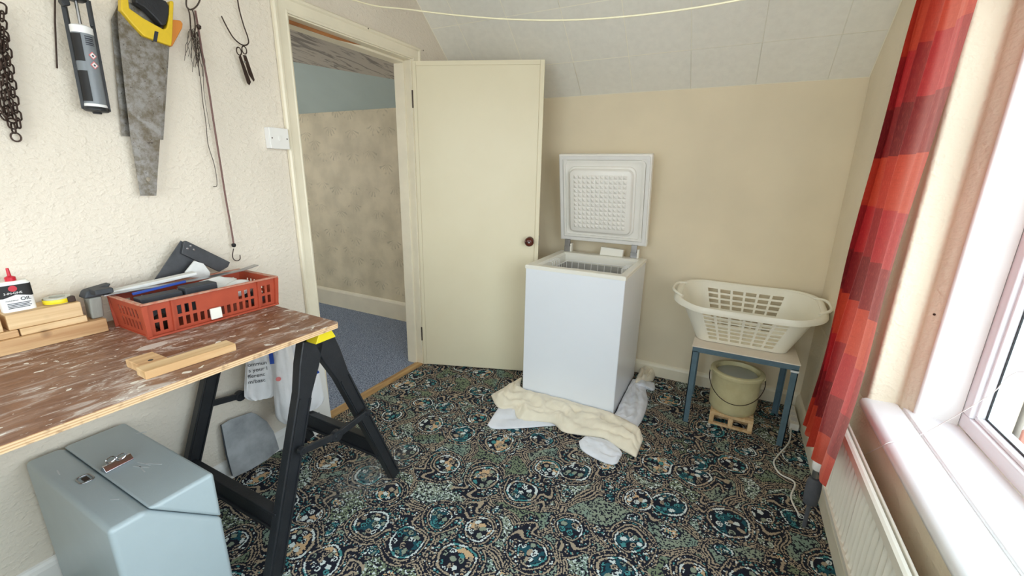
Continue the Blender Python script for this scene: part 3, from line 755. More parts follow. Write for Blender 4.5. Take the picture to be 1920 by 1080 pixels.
# lid, leaning a little forward over its hinges
L0 = Vector((0, -.125, .915)); L1 = Vector((0, -.235, 1.470)); lu = (L1-L0).normalized(); LH = (L1-L0).length; ln = Vector((0, -lu.z, lu.y)).normalized()
if ln.y > 0: ln = -ln                                           # towards the camera
lx0, lx1 = FX0-.005, FX1-.004
def lp(x, v, n): return Vector((x, 0, 0)) + L0 + lu*v + ln*n
def lbox(x0,x1,v0,v1,n0,n1): return MB().hexa([lp(x0,v0,n1),lp(x1,v0,n1),lp(x1,v0,n0),lp(x0,v0,n0),lp(x0,v1,n1),lp(x1,v1,n1),lp(x1,v1,n0),lp(x0,v1,n0)])
lid = lbox(lx0, lx1, 0, LH, -.045, 0).link('lid', 'lidin', fz, bevel=.006, seg=3)
def rr2(x0,x1,v0,v1,r,n=6):
    out = []
    for cx_, cv_, a0 in ((x1-r,v1-r,0),(x0+r,v1-r,PI/2),(x0+r,v0+r,PI),(x1-r,v0+r,1.5*PI)):
        for k in range(n+1): a = a0+PI/2*k/n; out.append((cx_+r*math.cos(a), cv_+r*math.sin(a)))
    return out
def stack(levels):   # levels: (inset rect x0,x1,v0,v1,r, n)
    mb = MB(); n = None
    for (x0,x1,v0,v1,r,nn) in levels:
        pts = rr2(x0,x1,v0,v1,r); n = len(pts); mb.v += [lp(a, c, nn) for a, c in pts]
    for i in range(len(levels)-1):
        for k_ in range(n): mb.f.append((i*n+k_, i*n+(k_+1) % n, (i+1)*n+(k_+1) % n, (i+1)*n+k_))
    mb.f.append(tuple(range((len(levels)-1)*n, len(levels)*n))); return mb
# gasket: folded strip round the edge
g0 = MB()
for i0, nn in ((.012, .004), (.024, .004)):
    pass
def hoop(i0, i1, n0, n1, r):
    mb = MB(); A = rr2(lx0+i0, lx1-i0, i0, LH-i0, r); C_ = rr2(lx0+i1, lx1-i1, i1, LH-i1, max(r-(i1-i0), .003)); N = len(A)
    mb.v += [lp(a,c,n0) for a,c in A]+[lp(a,c,n1) for a,c in A]+[lp(a,c,n1) for a,c in C_]+[lp(a,c,n0) for a,c in C_]
    for q in range(3):
        for k_ in range(N): mb.f.append((q*N+k_, q*N+(k_+1) % N, (q+1)*N+(k_+1) % N, (q+1)*N+k_))
    return mb
hoop(.010, .030, 0, .010, .012).link('gasket', 'gasket', lid, smooth=True)
hoop(.034, .048, 0, .012, .03).link('gasket_lip', 'lidin', lid, smooth=True)
w_ = lx1-lx0
pa = (lx0+w_*.155, lx1-w_*.185, LH*.150, LH*.835)
stack([(pa[0]-.022, pa[1]+.022, pa[2]-.022, pa[3]+.022, .045, 0), (pa[0]-.020, pa[1]+.020, pa[2]-.020, pa[3]+.020, .045, .014), (pa[0]-.010, pa[1]+.010, pa[2]-.010, pa[3]+.010, .04, .018),
       (pa[0]-.004, pa[1]+.004, pa[2]-.004, pa[3]+.004, .036, .040), (pa[0]+.002, pa[1]-.002, pa[2]+.002, pa[3]-.002, .034, .043)]).link('raised_pad', 'lidin', lid, smooth=True)
wf = MB(); n_ = 12; a0, a1, c0, c1 = pa[0]+.022, pa[1]-.022, pa[2]+.022, pa[3]-.022
for i in range(n_):
    for j in range(n_):
        xa, xb = a0+(a1-a0)*i/n_, a0+(a1-a0)*(i+1)/n_; va, vb = c0+(c1-c0)*j/n_, c0+(c1-c0)*(j+1)/n_
        g = .0016; wf.add([lp(xa+g,va+g,.0432), lp(xb-g,va+g,.0432), lp(xb-g,vb-g,.0432), lp(xa+g,vb-g,.0432), lp((xa+xb)/2,(va+vb)/2,.0535)], [(0,1,4),(1,2,4),(2,3,4),(3,0,4)])
wf.link('waffle_relief', 'lidin', lid)['kind'] = 'stuff'
for hx in (.872, 1.322):
    hg = B(hx-.021, hx+.021, -.135, -.108, .838, .875).link('hinge', 'steel', fz, bevel=.002)
    B(hx-.018, hx+.018, -.140, -.118, .872, .922).link('hinge_arm', 'steel', hg, bevel=.002)
    B(hx+.021, hx+.032, -.138, -.106, .838, .895).link('hinge_cover', 'frzrim', hg, bevel=.002)
MB().prism([(1.105,-.150,.8385),(1.255,-.150,.8385),(1.258,-.144,.885),(1.110,-.144,.892)], (0,.035,0)).link('rear_catch', 'frzrim', fz, bevel=.003)

# ================================================================== TOWELS
def cloth(name, m, near, far, h, seed, label, z_far=.004, nu=90, nv=26, wr=.012, group=None, freq=26, folds=3.0, zb=.003):
    A = resample(smoothpts([(*p, 0) for p in near], 8), nu+1); Bf = resample(smoothpts([(*p, 0) for p in far], 8), nu+1)
    mb = MB(); nf = lambda x, y, z=0: noise.noise(Vector((x+seed, y, z+seed*3.1)))
    for j in range(nv+1):
        v = j/nv
        for i in range(nu+1):
            u = i/nu; p = A[i].lerp(Bf[i], v); L = u*nu/90
            bend = v + .22*nf(L*3, v*1.2) + .10*nf(L*8, v*2, 4)
            rid = 1-abs(2*((bend*folds + .8*nf(L*2, 0, 9)) % 1)-1); rid = rid*rid*(3-2*rid)
            rid2 = 1-abs(nf(L*7+v*3, v*3-L*2, 7)*2.4); rid3 = nf(L*22, v*9, 2)
            env = max(0, math.sin(PI*min(max(v, 0), 1)))**.5 * max(0, min(1, u*10, (1-u)*14))**.5
            z = zb + env*(h*(.6+.5*nf(L*4, v*2, 1)) + wr*(rid*.9+rid2*.55) + .0035*rid3) + v*z_far
            off = Vector((nf(p.x*14, p.y*14, 3), nf(p.x*14, p.y*14, 5), 0))*.016*env
            mb.v.append(Vector((p.x, p.y, 0)) + off + Vector((0,0,max(z, zb))))
    for j in range(nv):
        for i in range(nu):
            a = j*(nu+1)+i; mb.f.append((a, a+1, a+nu+2, a+nu+1))
    o = mb.link(name, m, None, smooth=True, fixn=False)
    md = o.modifiers.new('thickness', 'SOLIDIFY'); md.thickness = .004; md.offset = 1
    tag(o, label, 'towel', 'towels around the freezer'); return o
def fl(*pts): return [tuple(hit(x, y, 'z', .012)[:2]) for x, y in pts]
cloth('towel', 'white_towel', fl((914,795),(929,802),(985,800),(1040,796),(1080,798)), fl((944,750),(960,748),(990,750),(1040,765),(1080,785)), .006, 3.3,
      'white towel corner spread flat under the cream towel beside the door', wr=.006)
cloth('towel', 'white_towel', fl((1086,826),(1092,842),(1118,858),(1143,868),(1155,867),(1160,860)), fl((1098,818),(1112,819),(1130,822),(1148,830),(1160,840),(1166,850)), .012, 8.1,
      'small white cloth fold poking out from under the cream towel', nu=50, wr=.006, folds=2)
cloth('towel', 'white_towel', fl((1196,798),(1206,780),(1214,752),(1211,728),(1226,730),(1227,716)), [(1.36,-.735),(1.408,-.69),(1.409,-.55),(1.409,-.40),(1.409,-.28),(1.409,-.2)], .012, 5.2,
      'white towel crumpled along the window-facing side of the freezer', wr=.014, z_far=.026)
cloth('towel', 'cream_towel', fl((1224,712),(1228,700),(1221,690),(1210,683)), [(1.422,-.30),(1.422,-.22),(1.422,-.15),(1.422,-.06)], .05, 2.4,
      'cream towel bunched against the baseboard behind the freezer', nu=40, nv=20, wr=.02)
cloth('towel', 'cream_towel', fl((921,742),(935,765),(962,768),(971,784),(985,789),(1034,793),(1056,810),(1088,816),(1132,822),(1164,842),(1192,858)),
      [(.755,-.56),(.790,-.66),(.83,-.698),(.90,-.699),(1.0,-.699),(1.1,-.699),(1.22,-.699),(1.34,-.699),(1.41,-.712),(1.50,-.74),(1.56,-.79),(1.597,-.86)], .028, 1.7,
      'cream towel rolled and wrinkled along the freezer front', nu=200, nv=40, wr=.017, folds=2.6, zb=.012, z_far=.026)

# ================================================================== STOOL, BASKET, BUCKET
sx0, sx1, sy0, sy1, SH = 1.757, 2.247, -.515, -.160, .465
st = thing('metal_stool', (2.0, -.34, 0), 'low table with blue-grey painted angle-iron legs and cream top', 'table')
B(sx0-.004, sx1+.004, sy0-.004, sy1+.004, SH-.006, SH).link('table_top', 'stooltop', st, bevel=.0015)
fm = MB()
for a in ((sx0,sx1,sy0,sy0+.004),(sx0,sx1,sy1-.004,sy1),(sx0,sx0+.004,sy0+.004,sy1-.004),(sx1-.004,sx1,sy0+.004,sy1-.004)): fm.box(*a, SH-.034, SH-.0065)
fm.link('frame', 'stoolpaint', st)
for cx_, sx_ in ((sx0, 1), (sx1, -1)):
    for cy_, sy_ in ((sy0, 1), (sy1, -1)):
        a, b_ = sorted((cx_, cx_+sx_*.030)); c_, d_ = sorted((cy_, cy_+sy_*.004)); e_, f_ = sorted((cx_, cx_+sx_*.004)); g_, h_ = sorted((cy_, cy_+sy_*.030))
        B(a, b_, c_, d_, 0, SH-.03).box(e_, f_, g_, h_, 0, SH-.03).link('leg', 'stoolpaint', st)
B(sx1-.034, sx1+.002, sy0-.002, sy0+.006, SH-.046, SH-.036).link('plastic_cap', 'paperwhite', st)

# laundry basket, flared with rolled rim
lb = thing('laundry_basket', (1.985, -.29, SH), 'ivory plastic laundry basket with slotted sides on the low table', 'basket')
def rr(t, hx, hy, r):
    """point on a rounded rectangle by arc fraction, starting at the middle of the camera side, going +x"""
    sxl, syl = hx-r, hy-r; per = [sxl, PI/2*r, 2*syl, PI/2*r, 2*sxl, PI/2*r, 2*syl, PI/2*r, sxl]; T = sum(per)*(t % 1)
    k_ = 0
    while T > per[k_] and k_ < 8: T -= per[k_]; k_ += 1
    f = T/max(per[k_], 1e-9)
    if k_ == 0: return Vector((sxl*f, -hy))
    if k_ == 8: return Vector((-sxl + sxl*f, -hy))
    if k_ == 2: return Vector((hx, -syl+2*syl*f))
    if k_ == 4: return Vector((sxl-2*sxl*f, hy))
    if k_ == 6: return Vector((-hx, syl-2*syl*f))
    c_ = {1:(sxl,-syl,-PI/2), 3:(sxl,syl,0), 5:(-sxl,syl,PI/2), 7:(-sxl,-syl,PI)}[k_]; a = c_[2]+PI/2*f
    return Vector((c_[0]+r*math.cos(a), c_[1]+r*math.sin(a)))
def bfn(u, v, t):
    bx, by = .222, .135; hx = bx+(.335-bx)*v; hy = by+(.205-by)*v
    r = .055+(.15-.055)*v
    p = rr(u, hx, hy, r); q = rr(u, hx-.003, hy-.003, r)
    p = p.lerp(q, t); cy_ = -.275 + .0*v
    zr = .228 + .06*(p.y/.205)*.5 + .012*(abs(p.x)/.335)**3
    return (1.983+p.x, cy_+p.y, SH+.002 + zr*v)
NU_ = 120
usl = [i/NU_ for i in range(NU_+1)]
# slots: six columns on each long side
def sidefrac(u):
    x = bfn(u, .6, 0); return x[0]-1.983, x[1]+.275
vsl = [0, .06]
for k_ in range(7): vsl += [.09+.118*k_, .09+.118*k_+.078]
vsl += [.955, 1.0]; vsl = sorted(set(round(v, 4) for v in vsl))
colsx = [(-.190+.064*k_, -.190+.064*k_+.052) for k_ in range(6)]
# u breakpoints: from slot edges mapped at v=.6
def find_u(x, back):
    lo, hi = (0, .5)
    best = min((abs(sidefrac(i/4000)[0]-x), i/4000) for i in range(4000) if (sidefrac(i/4000)[1] > .15) == back and abs(sidefrac(i/4000)[1]) > .15)
    return best[1]
slots = []
for back in (False, True):
    for a, c in colsx:
        ua, ub = find_u(a, back), find_u(c, back)
        if ua > ub: ua, ub = ub, ua
        slots.append((ua, ub, back))
brk = sorted(set([round(x, 5) for s_ in slots for x in s_[:2]]))
usl = sorted(set(brk + [u for u in usl if all(abs(u-b_) > .003 for b_ in brk)]))
if usl[0] > 0: usl = [0]+usl
if usl[-1] < 1: usl.append(1.0)
rows_ = [(.09+.118*k_, .09+.118*k_+.078) for k_ in range(7)]
def bhole(i, j):
    u = (usl[i]+usl[i+1])/2; v = (vsl[j]+vsl[j+1])/2
    if not any(a < v < c for a, c in rows_): return False
    for a, c, bk_ in slots:
        if a < u < c and (c-a) < .2: return True
    return False
MB().perf(usl, vsl, bhole, bfn, closeu=True).link('basket_wall', 'basket', lb, smooth=True)
MB().prism([(*bfn(u, 0, 0)[:2], SH+.002) for u in [i/48 for i in range(48)]], (0,0,.003)).link('base', 'basket', lb)
rim = [Vector(bfn(i/96, 1, 0)) for i in range(96)]
rimc = Vector((1.983, -.275, 0))
def lipf(u, v):
    p = Vector(bfn(u, 1, 0)); d = Vector((p.x-1.983, p.y+.275, 0)); dl = d.normalized(); a = PI*1.05*v
    ext = .014 + .016*max(0, (abs(d.x)-.27)/.07)
    return p + dl*(ext*(1-math.cos(a))*.62) + Vector((0,0, .010*math.sin(a) - .020*max(0, v-.5)*2))
MB().grid(lipf, 96, 8, closeu=True).link('rolled_rim', 'basket', lb, smooth=True, fixn=False)
for sx_ in (-1, 1):
    cxh = 1.983+sx_*.350; zh = SH+.25
    pts = [(cxh-sx_*.03, -.385, zh-.018), (cxh+sx_*.018, -.345, zh-.002), (cxh+sx_*.032, -.275, zh+.004), (cxh+sx_*.018, -.205, zh+.014), (cxh-sx_*.03, -.165, zh+.012)]
    MB().tube(smoothpts(pts, 5), .008, 8).link('handle', 'basket', lb, smooth=True)

# pallet stand and bucket
pal = thing('wooden_pallet', (2.0, -.38, 0), 'small pine slatted stand under the yellowed bucket', 'stand')
a_ = -.03
def R2(x, y, cx_=2.0, cy_=-.37): return (cx_+(x)*math.cos(a_)-(y)*math.sin(a_), cy_+x*math.sin(a_)+y*math.cos(a_))
def obox(x0, x1, y0, y1, z0, z1):
    P = [R2(x,y) for x, y in ((x0,y0),(x1,y0),(x1,y1),(x0,y1))]
    return MB().hexa([(*p, z0) for p in P]+[(*p, z1) for p in P])
for x in (-.108, -.012, .084): obox(x, x+.024, -.10, .10, .014, .060).link('block', 'pine2', pal, bevel=.002)
for y in (-.10, -.010, .078): obox(-.108, .108, y, y+.024, .0, .0135).link('bottom_slat', 'pine2', pal, bevel=.002)
for y in (-.10, -.045, .012, .068): obox(-.108, .108, y, y+.036, .0605, .078).link('top_slat', 'pine2', pal, bevel=.002)
bz = .079; bcx, bcy = 1.995, -.365
bu = thing('bucket', (bcx, bcy, bz), 'yellowed plastic bucket with wire handle standing under the low table', 'bucket')
prof = [(.001,.0),(.108,0),(.116,.012),(.120,.03),(.122,.14),(.126,.205),(.131,.212),(.134,.220),(.136,.232),(.131,.236),(.112,.236),(.110,.232),(.110,.200),(.0001,.200)]
MB().lathe(prof, (bcx, bcy, bz), (0,0,1), 48, cap=False).link('bucket_body', 'bucket', bu, smooth=True)
MB().lathe([(.104,0),(.104,.012),(.094,.016),(.0001,.013)], (bcx, bcy, bz+.2005), (0,0,1), 40).link('inner_lid', 'bucketlid', bu, smooth=True)
hp = [(bcx-.137, bcy-.02, bz+.215)]
for k_ in range(1, 16):
    a = PI*k_/16; hp.append((bcx-.139*math.cos(a), bcy-.03-.135*math.sin(a), bz+.215-.115*math.sin(a)))
hp.append((bcx+.137, bcy-.02, bz+.215))
MB().tube(smoothpts(hp, 2), .0022, 6).link('wire_handle', 'darkiron', bu, smooth=True)
for s_ in (-1, 1): MB().lathe([(.010,0),(.008,.006)], (bcx+s_*.131, bcy-.02, bz+.215), (s_,0,0), 12).link('handle_lug', 'bucket', bu)

# socket box with flex
sb = thing('socket_box', (2.315, -.2, 0), 'long white extension block on the carpet by the window wall', 'extension')
B(2.292, 2.338, -.315, -.08, .0, .040).link('casing', 'cableW', sb, bevel=.005)
for yy in (-.26, -.19, -.12):
    B(2.300, 2.330, yy-.022, yy+.022, .0400, .0412).link('outlet', 'paperwhite', sb)
cp = [hit(x, y, 'z', .005) for x, y in ((1479,806),(1474,828),(1456,852),(1451,868),(1462,888),(1490,905))] + [Vector((2.245,-.93,.006)), Vector((2.262,-1.04,.012))]
cp[0] = Vector((2.302,-.320,.012)); cp[1].x += .012; cp[2].x += .008
tag(MB().tube(smoothpts(cp, 8), .0036, 8).link('power_flex', 'cableW', None, smooth=True), 'white flex snaking over the carpet to the radiator pipe', 'cord')

# ================================================================== WORKBENCH
TY = -1.945
tr = thing('folding_sawhorse', (.35, TY, 0), 'black plastic folding sawhorse with yellow cap under the bench board', 'sawhorse')
bz1 = BT-.019
# beam with raised cap ends
MB().prism([(.03,TY-.030,bz1-.022),(.03,TY-.022,bz1-.001),(.03,TY+.022,bz1-.001),(.03,TY+.030,bz1-.022),(.03,TY+.030,bz1-.06),(.03,TY-.030,bz1-.06)], (.575,0,0)).link('beam', 'bpl', tr, bevel=.003)
for xx in (.606, ):
    MB().prism([(xx,TY-.042,bz1-.040),(xx,TY-.022,bz1-.0008),(xx,TY+.022,bz1-.0008),(xx,TY+.042,bz1-.040)], (.052,0,0)).link('yellow_cap', 'yellow', tr, bevel=.003)
def leg(x0, x1, sy, foot_y, nm='leg'):
    """moulded leg: broad head narrowing to a channel; x0 head, x1 foot"""
    top = Vector((x0, TY+sy*.020, bz1-.045)); foot = Vector((x1, foot_y, .0)); d = (foot-top)
    mb = MB(); levels = [(0, .085), (.10, .080), (.22, .056), (1, .052)]
    side = Vector((0,1,0)); side = (side - d.normalized()*side.dot(d.normalized())).normalized(); ux = Vector((1,0,0))
    th = .038; n0 = len(mb.v)
    for f, w in levels:
        c = top + d*f
        for a, b2 in ((-1,-1),(1,-1),(1,1),(-1,1)): mb.v.append(c + side*a*w/2 + ux*b2*th/2)
    for i in range(len(levels)-1):
        for k_ in range(4): mb.f.append((i*4+k_, i*4+(k_+1)%4, (i+1)*4+(k_+1)%4, (i+1)*4+k_))
    mb.f.append((0,1,2,3)); mb.f.append(tuple(12+k_ for k_ in range(4)))
    for v in mb.v:
        if v.z < 0.02 and f == 1: v.z = max(v.z, 0.0005)
    lg_ = mb.link(nm, 'bpl', tr, bevel=.005, seg=2)
    # channel ribs on the outer face
    xo = 1 if x0 > .3 else 1
    for sgn in (-1, 1):
        a = top + d*.24 + side*sgn*.020 + ux*(th/2); b2 = top + d*.97 + side*sgn*.018 + ux*(th/2)
        MB().bar(a, b2, .006, .010, up=(1,0,0)).link('rib', 'bpl', lg_)
    return lg_
for x0, x1 in ((.600, .632), (.085, .055)):
    leg(x0, x1, 1, -1.642); leg(x0, x1, -1, -2.232)
def lerpleg(x0, x1, fy, sy, z):
    t = 1-z/(bz1-.045); return Vector((x0+(x1-x0)*t, TY+sy*.02+(fy-TY-sy*.02)*t, z))
for fy, sy in ((-1.642, 1), (-2.232, -1)):
    a = lerpleg(.085, .055, fy, sy, .185); b2 = lerpleg(.600, .632, fy, sy, .185)
    s_ = MB().bar(a, b2, .020, .075).link('stretcher', 'bpl', tr, bevel=.004)
    MB().bar(a+Vector((0,0,.036)), b2+Vector((0,0,.036)), .036, .014).link('stretcher_flange', 'bpl', s_, bevel=.003)
    MB().bar(a-Vector((0,0,.036)), b2-Vector((0,0,.036)), .036, .012).link('stretcher_flange', 'bpl', s_, bevel=.003)
    # arched brackets where it meets the legs
for xx in (.642, .048):
    xe = xx+.018 if xx > .3 else xx+.022
    p0 = lerpleg(xx, xx, -2.232, -1, .425); p1 = lerpleg(xx, xx, -1.642, 1, .415); pm = Vector((xe, -1.945, .400))
    p0.x = p1.x = xe
    br = MB().bar(p0, pm, .012, .026).link('brace_arm', 'bpl', tr, bevel=.003)
    MB().bar(pm, p1, .012, .026).link('brace_arm', 'bpl', tr, bevel=.003)
    for p, r_ in ((p0,.014),(pm,.022),(p1,.014)): MB().lathe([(r_,-.010),(r_,.008),(r_*.55,.0085),(r_*.5,.012),(.0001,.012)], p, (1,0,0), 20).link('pivot', 'bpl', tr, smooth=True)
# upper cross rail under the beam on the wall side
p0 = lerpleg(.085,.055,-2.232,-1,.56)

board = thing('bench_board', (.35, -2.7, BT), 'long plywood board with brown face smeared with plaster, resting on the sawhorse', 'workbench')
BX0, BX1, BY0, BY1 = .010, .683, -3.75, -1.902
def bpoly(z, i=0): return [(BX0+i,BY0+i,z),(BX1-i,BY0+i,z),(BX1-i,BY1-.012,z),(BX1-.012,BY1-i,z),(BX0+i,BY1+.016-i,z)]
MB().prism(bpoly(BT-.018), (0,0,.0165)).link('plywood', 'ply', board)
MB().prism(bpoly(BT-.0015, .0012), (0,0,.0015)).link('brown_face', 'bench', board)

# loose battens on the board
bt1 = thing('pine_batten', (.56,-2.33,BT), 'short pine batten lying near the front edge of the bench', 'wood')
def rbox(c, w, l, h, ang, z):
    ca, sa = math.cos(ang), math.sin(ang); P = []
    for a, b2 in ((-w/2,-l/2),(w/2,-l/2),(w/2,l/2),(-w/2,l/2)): P.append((c[0]+a*ca-b2*sa, c[1]+a*sa+b2*ca))
    return MB().hexa([(*p, z) for p in P]+[(*p, z+h) for p in P])
ZB = BT+.0005
rbox((.592, -2.325), .050, .215, .022, -.28+.24, ZB).link('batten', 'pine2', bt1, bevel=.002)
bt2 = thing('pine_offcut', (.50,-2.40,BT), 'stubby pine offcut pushed against the short batten', 'wood')
rbox((.524, -2.392), .080, .060, .022, .0, ZB).link('block', 'pine', bt2, bevel=.002)
MB().lathe([(.006,0),(.005,.0006)], (.545, -2.392, ZB+.022), (0,0,1), 10).link('screw_hole', 'black', bt2)

# stack of timbers along the wall
def timber(name, label, x0, x1, y0_, y1_, z0_, z1_, m, grp=None):
    o = B(x0, x1, y0_, y1_, z0_, z1_).link(name, m, None, bevel=.0025); tag(o, label, 'wood', 'timbers stacked along the wall'); return o
timber('timber', 'longest timber along the foot of the stack, knotty pine on the bench board', .060, .122, -3.0, -2.325, ZB, ZB+.042, 'pine')
timber('timber', 'lower inner timber hidden mostly behind the knotty one by the wall', .004, .058, -3.0, -2.36, ZB, ZB+.042, 'pine2')
z_ = ZB+.0425
timber('timber', 'thin middle plank in the stack, ending under the tape', .012, .112, -2.507, -2.365, z_, z_+.020, 'pine2')
timber('timber', 'thin middle plank in the stack, butted beyond the oil can', .012, .112, -3.0, -2.510, z_, z_+.020, 'pine')
z_ += .0205
timber('timber', 'top block of the stack carrying the oil can and tape', .012, .108, -2.525, -2.370, z_, z_+.044, 'pine2')
timber('timber', 'pale top block of the stack with a rounded end, at the frame edge', .012, .108, -3.0, -2.535, z_, z_+.046, 'pine2')
ZS = z_+.0445
# oil can
oc = thing('oil_can', (.062,-2.487,ZS), 'flat white and black oil can with red nozzle on the timber stack', 'oil can')
def can(z0_, z1_, name, m, grow=0, taper=0):
    def f(u, v):
        t = 2*PI*u; e = .45; cx_, sy_ = math.cos(t), math.sin(t)
        k_ = 1 - taper*v
        return (.066 + (.017+grow)*k_*math.copysign(abs(cx_)**e, cx_), -2.487 + (.033+grow)*k_*math.copysign(abs(sy_)**e, sy_), z0_+(z1_-z0_)*v)
    mb = MB().grid(f, 48, 6, closeu=True); n = 48
    mb.f.append(tuple(range(n))[::-1]); mb.f.append(tuple(6*n+k_ for k_ in range(n)))
    return mb.link(name, m, oc, smooth=True)
can(ZS, ZS+.080, 'can_body', 'label_white'); can(ZS+.040, ZS+.076, 'black_label', 'black', .0006); can(ZS+.080, ZS+.086, 'shoulder', 'frzrim', 0, .12)
MB().prism([(.0838,-2.516,ZS+.0398),(.0838,-2.488,ZS+.048),(.0838,-2.458,ZS+.0398)], (.0005,0,0)).link('label_peak', 'label_white', oc)
MB().lathe([(.011,0),(.011,.010),(.008,.012),(.004,.014),(.0032,.034),(.0026,.036),(.0001,.0365)], (.066,-2.487,ZS+.086), (0,0,1), 20).link('red_nozzle', 'red', oc, smooth=True)
MB().lathe([(.0085,0),(.0085,.0008)], (.0836,-2.492,ZS+.066), (1,0,0), 20).link('red_badge', 'red', oc)
fm_ = lambda y, z: frame_mtx((.0846, y, z), (0,1,0), (0,0,1))
text('3-IN-ONE', .0085, fm_(-2.512, ZS+.0505), 'label_white', oc); text('OIL', .0135, fm_(-2.483, ZS+.030), 'ink', oc)
text('MULTI-PURPOSE', .0034, fm_(-2.512, ZS+.031), 'ink', oc)
for k_ in range(4): B(.0838, .0844, -2.510, -2.468+.004*(k_ % 2), ZS+.010+.0042*k_, ZS+.0118+.0042*k_).link('small_print', 'ink', oc)
# tape
tp = thing('tape_dispenser', (.07,-2.405,ZS), 'small roll of clear tape with yellow core on the timber stack', 'tape')
tc = (.062, -2.405, ZS)
MB().lathe([(.018,0),(.030,0),(.030,.018),(.018,.018),(.018,0)], tc, (0,0,1), 36, cap=False).link('tape_roll', 'cleartape', tp, smooth=True)
MB().lathe([(.0305,.001),(.0312,.002),(.0312,.013),(.0305,.014)], (tc[0]+.0006, tc[1]-.002, tc[2]), (0,0,1), 36, cap=False).link('yellow_band', 'yellow', tp, smooth=True)
B(.075, .092, -2.392, -2.374, ZS, ZS+.017).link('cutter', 'darkiron', tp, bevel=.002)

# brush
bh = thing('paint_brush', (.12,-2.33,.9), 'old grey-bristled brush laid over the end of the crate', 'brush')
BR0 = Vector((.085, -2.318, BT+.001))
MB().hexa([(.066,-2.353,ZB+.043),(.105,-2.353,ZB+.043),(.105,-2.322,ZB+.043),(.066,-2.322,ZB+.043),(.062,-2.350,.948),(.112,-2.350,.948),(.112,-2.318,.948),(.062,-2.318,.948)]).link('bristles', 'bristle', bh, bevel=.006)
MB().hexa([(.064,-2.362,.9485),(.114,-2.362,.9485),(.116,-2.318,.9485),(.066,-2.318,.9485),(.070,-2.352,.972),(.112,-2.352,.972),(.120,-2.290,.985),(.082,-2.290,.985)]).link('ferrule', 'slate', bh, bevel=.006)

# ---- crate
cr = thing('plastic_crate', (.20,-2.09,BT), 'terracotta plastic crate of tools with slotted sides on the bench board', 'crate')
cy0, cy1, cx0, cx1 = -2.300, -1.880, .085, .318; ch = .112
def wall_panel(p0, p1, ncols, skip, name, inset=.004, flare=.010, out=(1,0,0)):
    p0, p1, out = Vector(p0), Vector(p1), Vector(out); L = (p1-p0).length; d = (p1-p0)/L
    us_ = [0]; cw = .0125; m_ = .018; step = (L-2*m_)/ncols; holes = []
    for k_ in range(ncols):
        a = m_+step*k_+(step-cw)/2; us_ += [a, a+cw]; holes.append((a, a+cw, k_))
    us_.append(L); vs_ = [0, .016, .046, .056, .086, ch]
    def hole(i, j):
        if j not in (1, 3): return False
        u = (us_[i]+us_[i+1])/2
        for a, c, k_ in holes:
            if a < u < c: return not skip(k_, j)
        return False
    def fn(u, v, t): return p0 + d*u + Vector((0,0,ZB+v)) + out*(flare*v/ch - (.003 if t else 0))
    return MB().perf(us_, vs_, hole, fn).link(name, 'crate', cr)
wall_panel((cx1-.01,cy0,0), (cx1-.01,cy1,0), 18, lambda k_, j: k_ in (2, 15) or (j == 3 and 5 < k_ < 12), 'front_panel')
wall_panel((cx0+.01,cy0,0), (cx0+.01,cy1,0), 18, lambda k_, j: k_ in (2, 15), 'back_panel', out=(-1,0,0))
wall_panel((cx0+.01,cy0+.01,0), (cx1-.01,cy0+.01,0), 8, lambda k_, j: k_ in (0, 7), 'end_panel', out=(0,-1,0))
wall_panel((cx0+.01,cy1-.01,0), (cx1-.01,cy1-.01,0), 8, lambda k_, j: k_ in (0, 7), 'end_panel', out=(0,1,0))
MB().box(cx0+.006, cx1-.006, cy0+.006, cy1-.006, ZB, ZB+.003).link('base', 'crate', cr)
rmz = ZB+ch
rim_ = MB(); rim_.box(cx0-.008,cx0+.004,cy0-.008,cy1+.008,rmz-.004,rmz+.002); rim_.box(cx1-.004,cx1+.008,cy0-.008,cy1+.008,rmz-.004,rmz+.002)
rim_.box(cx0+.004,cx1-.004,cy0-.008,cy0+.004,rmz-.004,rmz+.002); rim_.box(cx0+.004,cx1-.004,cy1-.004,cy1+.008,rmz-.004,rmz+.002)
rim_.link('rim', 'crateworn', cr, bevel=.002)
for yy in (cy0+.004, cy0+.0715, cy1-.0715, cy1-.004): MB().bar((cx1-.007, yy, ZB+.002), (cx1+.003, yy, rmz-.004), .005, .010, up=(1,0,0)).link('rib', 'crate', cr)
MB().box(cx1-.006, cx1+.004, cy0-.001, cy1+.001, ZB, ZB+.007).link('foot_rail', 'crate', cr, bevel=.002)
for yy in (cy0-.0, cy1-.0):
    MB().bar((cx1-.008, yy+(.004 if yy < -2 else -.004), ZB), (cx1+.002, yy+(-.002 if yy < -2 else .002), rmz-.004), .012, .012, up=(1,0,0)).link('corner_post', 'crate', cr)
B(cx1+.001, cx1+.009, -2.125, -2.090, ZB+.012, ZB+.050).link('label_holder', 'frzrim', cr, bevel=.002)

# ---- things in the crate
def T(o, label, cat, grp=None): return tag(o, label, cat, grp)
bi = cx0+.02
T(B(.215, .262, -2.282, -2.165, .862, rmz+.004).link('black_box', 'slate', None, bevel=.004), 'black rectangular sanding block at the crate end near the oil can', 'block', 'dark blocks in the crate')
T(B(.215, .268, -2.160, -2.060, .866, rmz+.012).link('black_box', 'slate', None, bevel=.004), 'dark grey rectangular block in the middle of the crate', 'block', 'dark blocks in the crate')
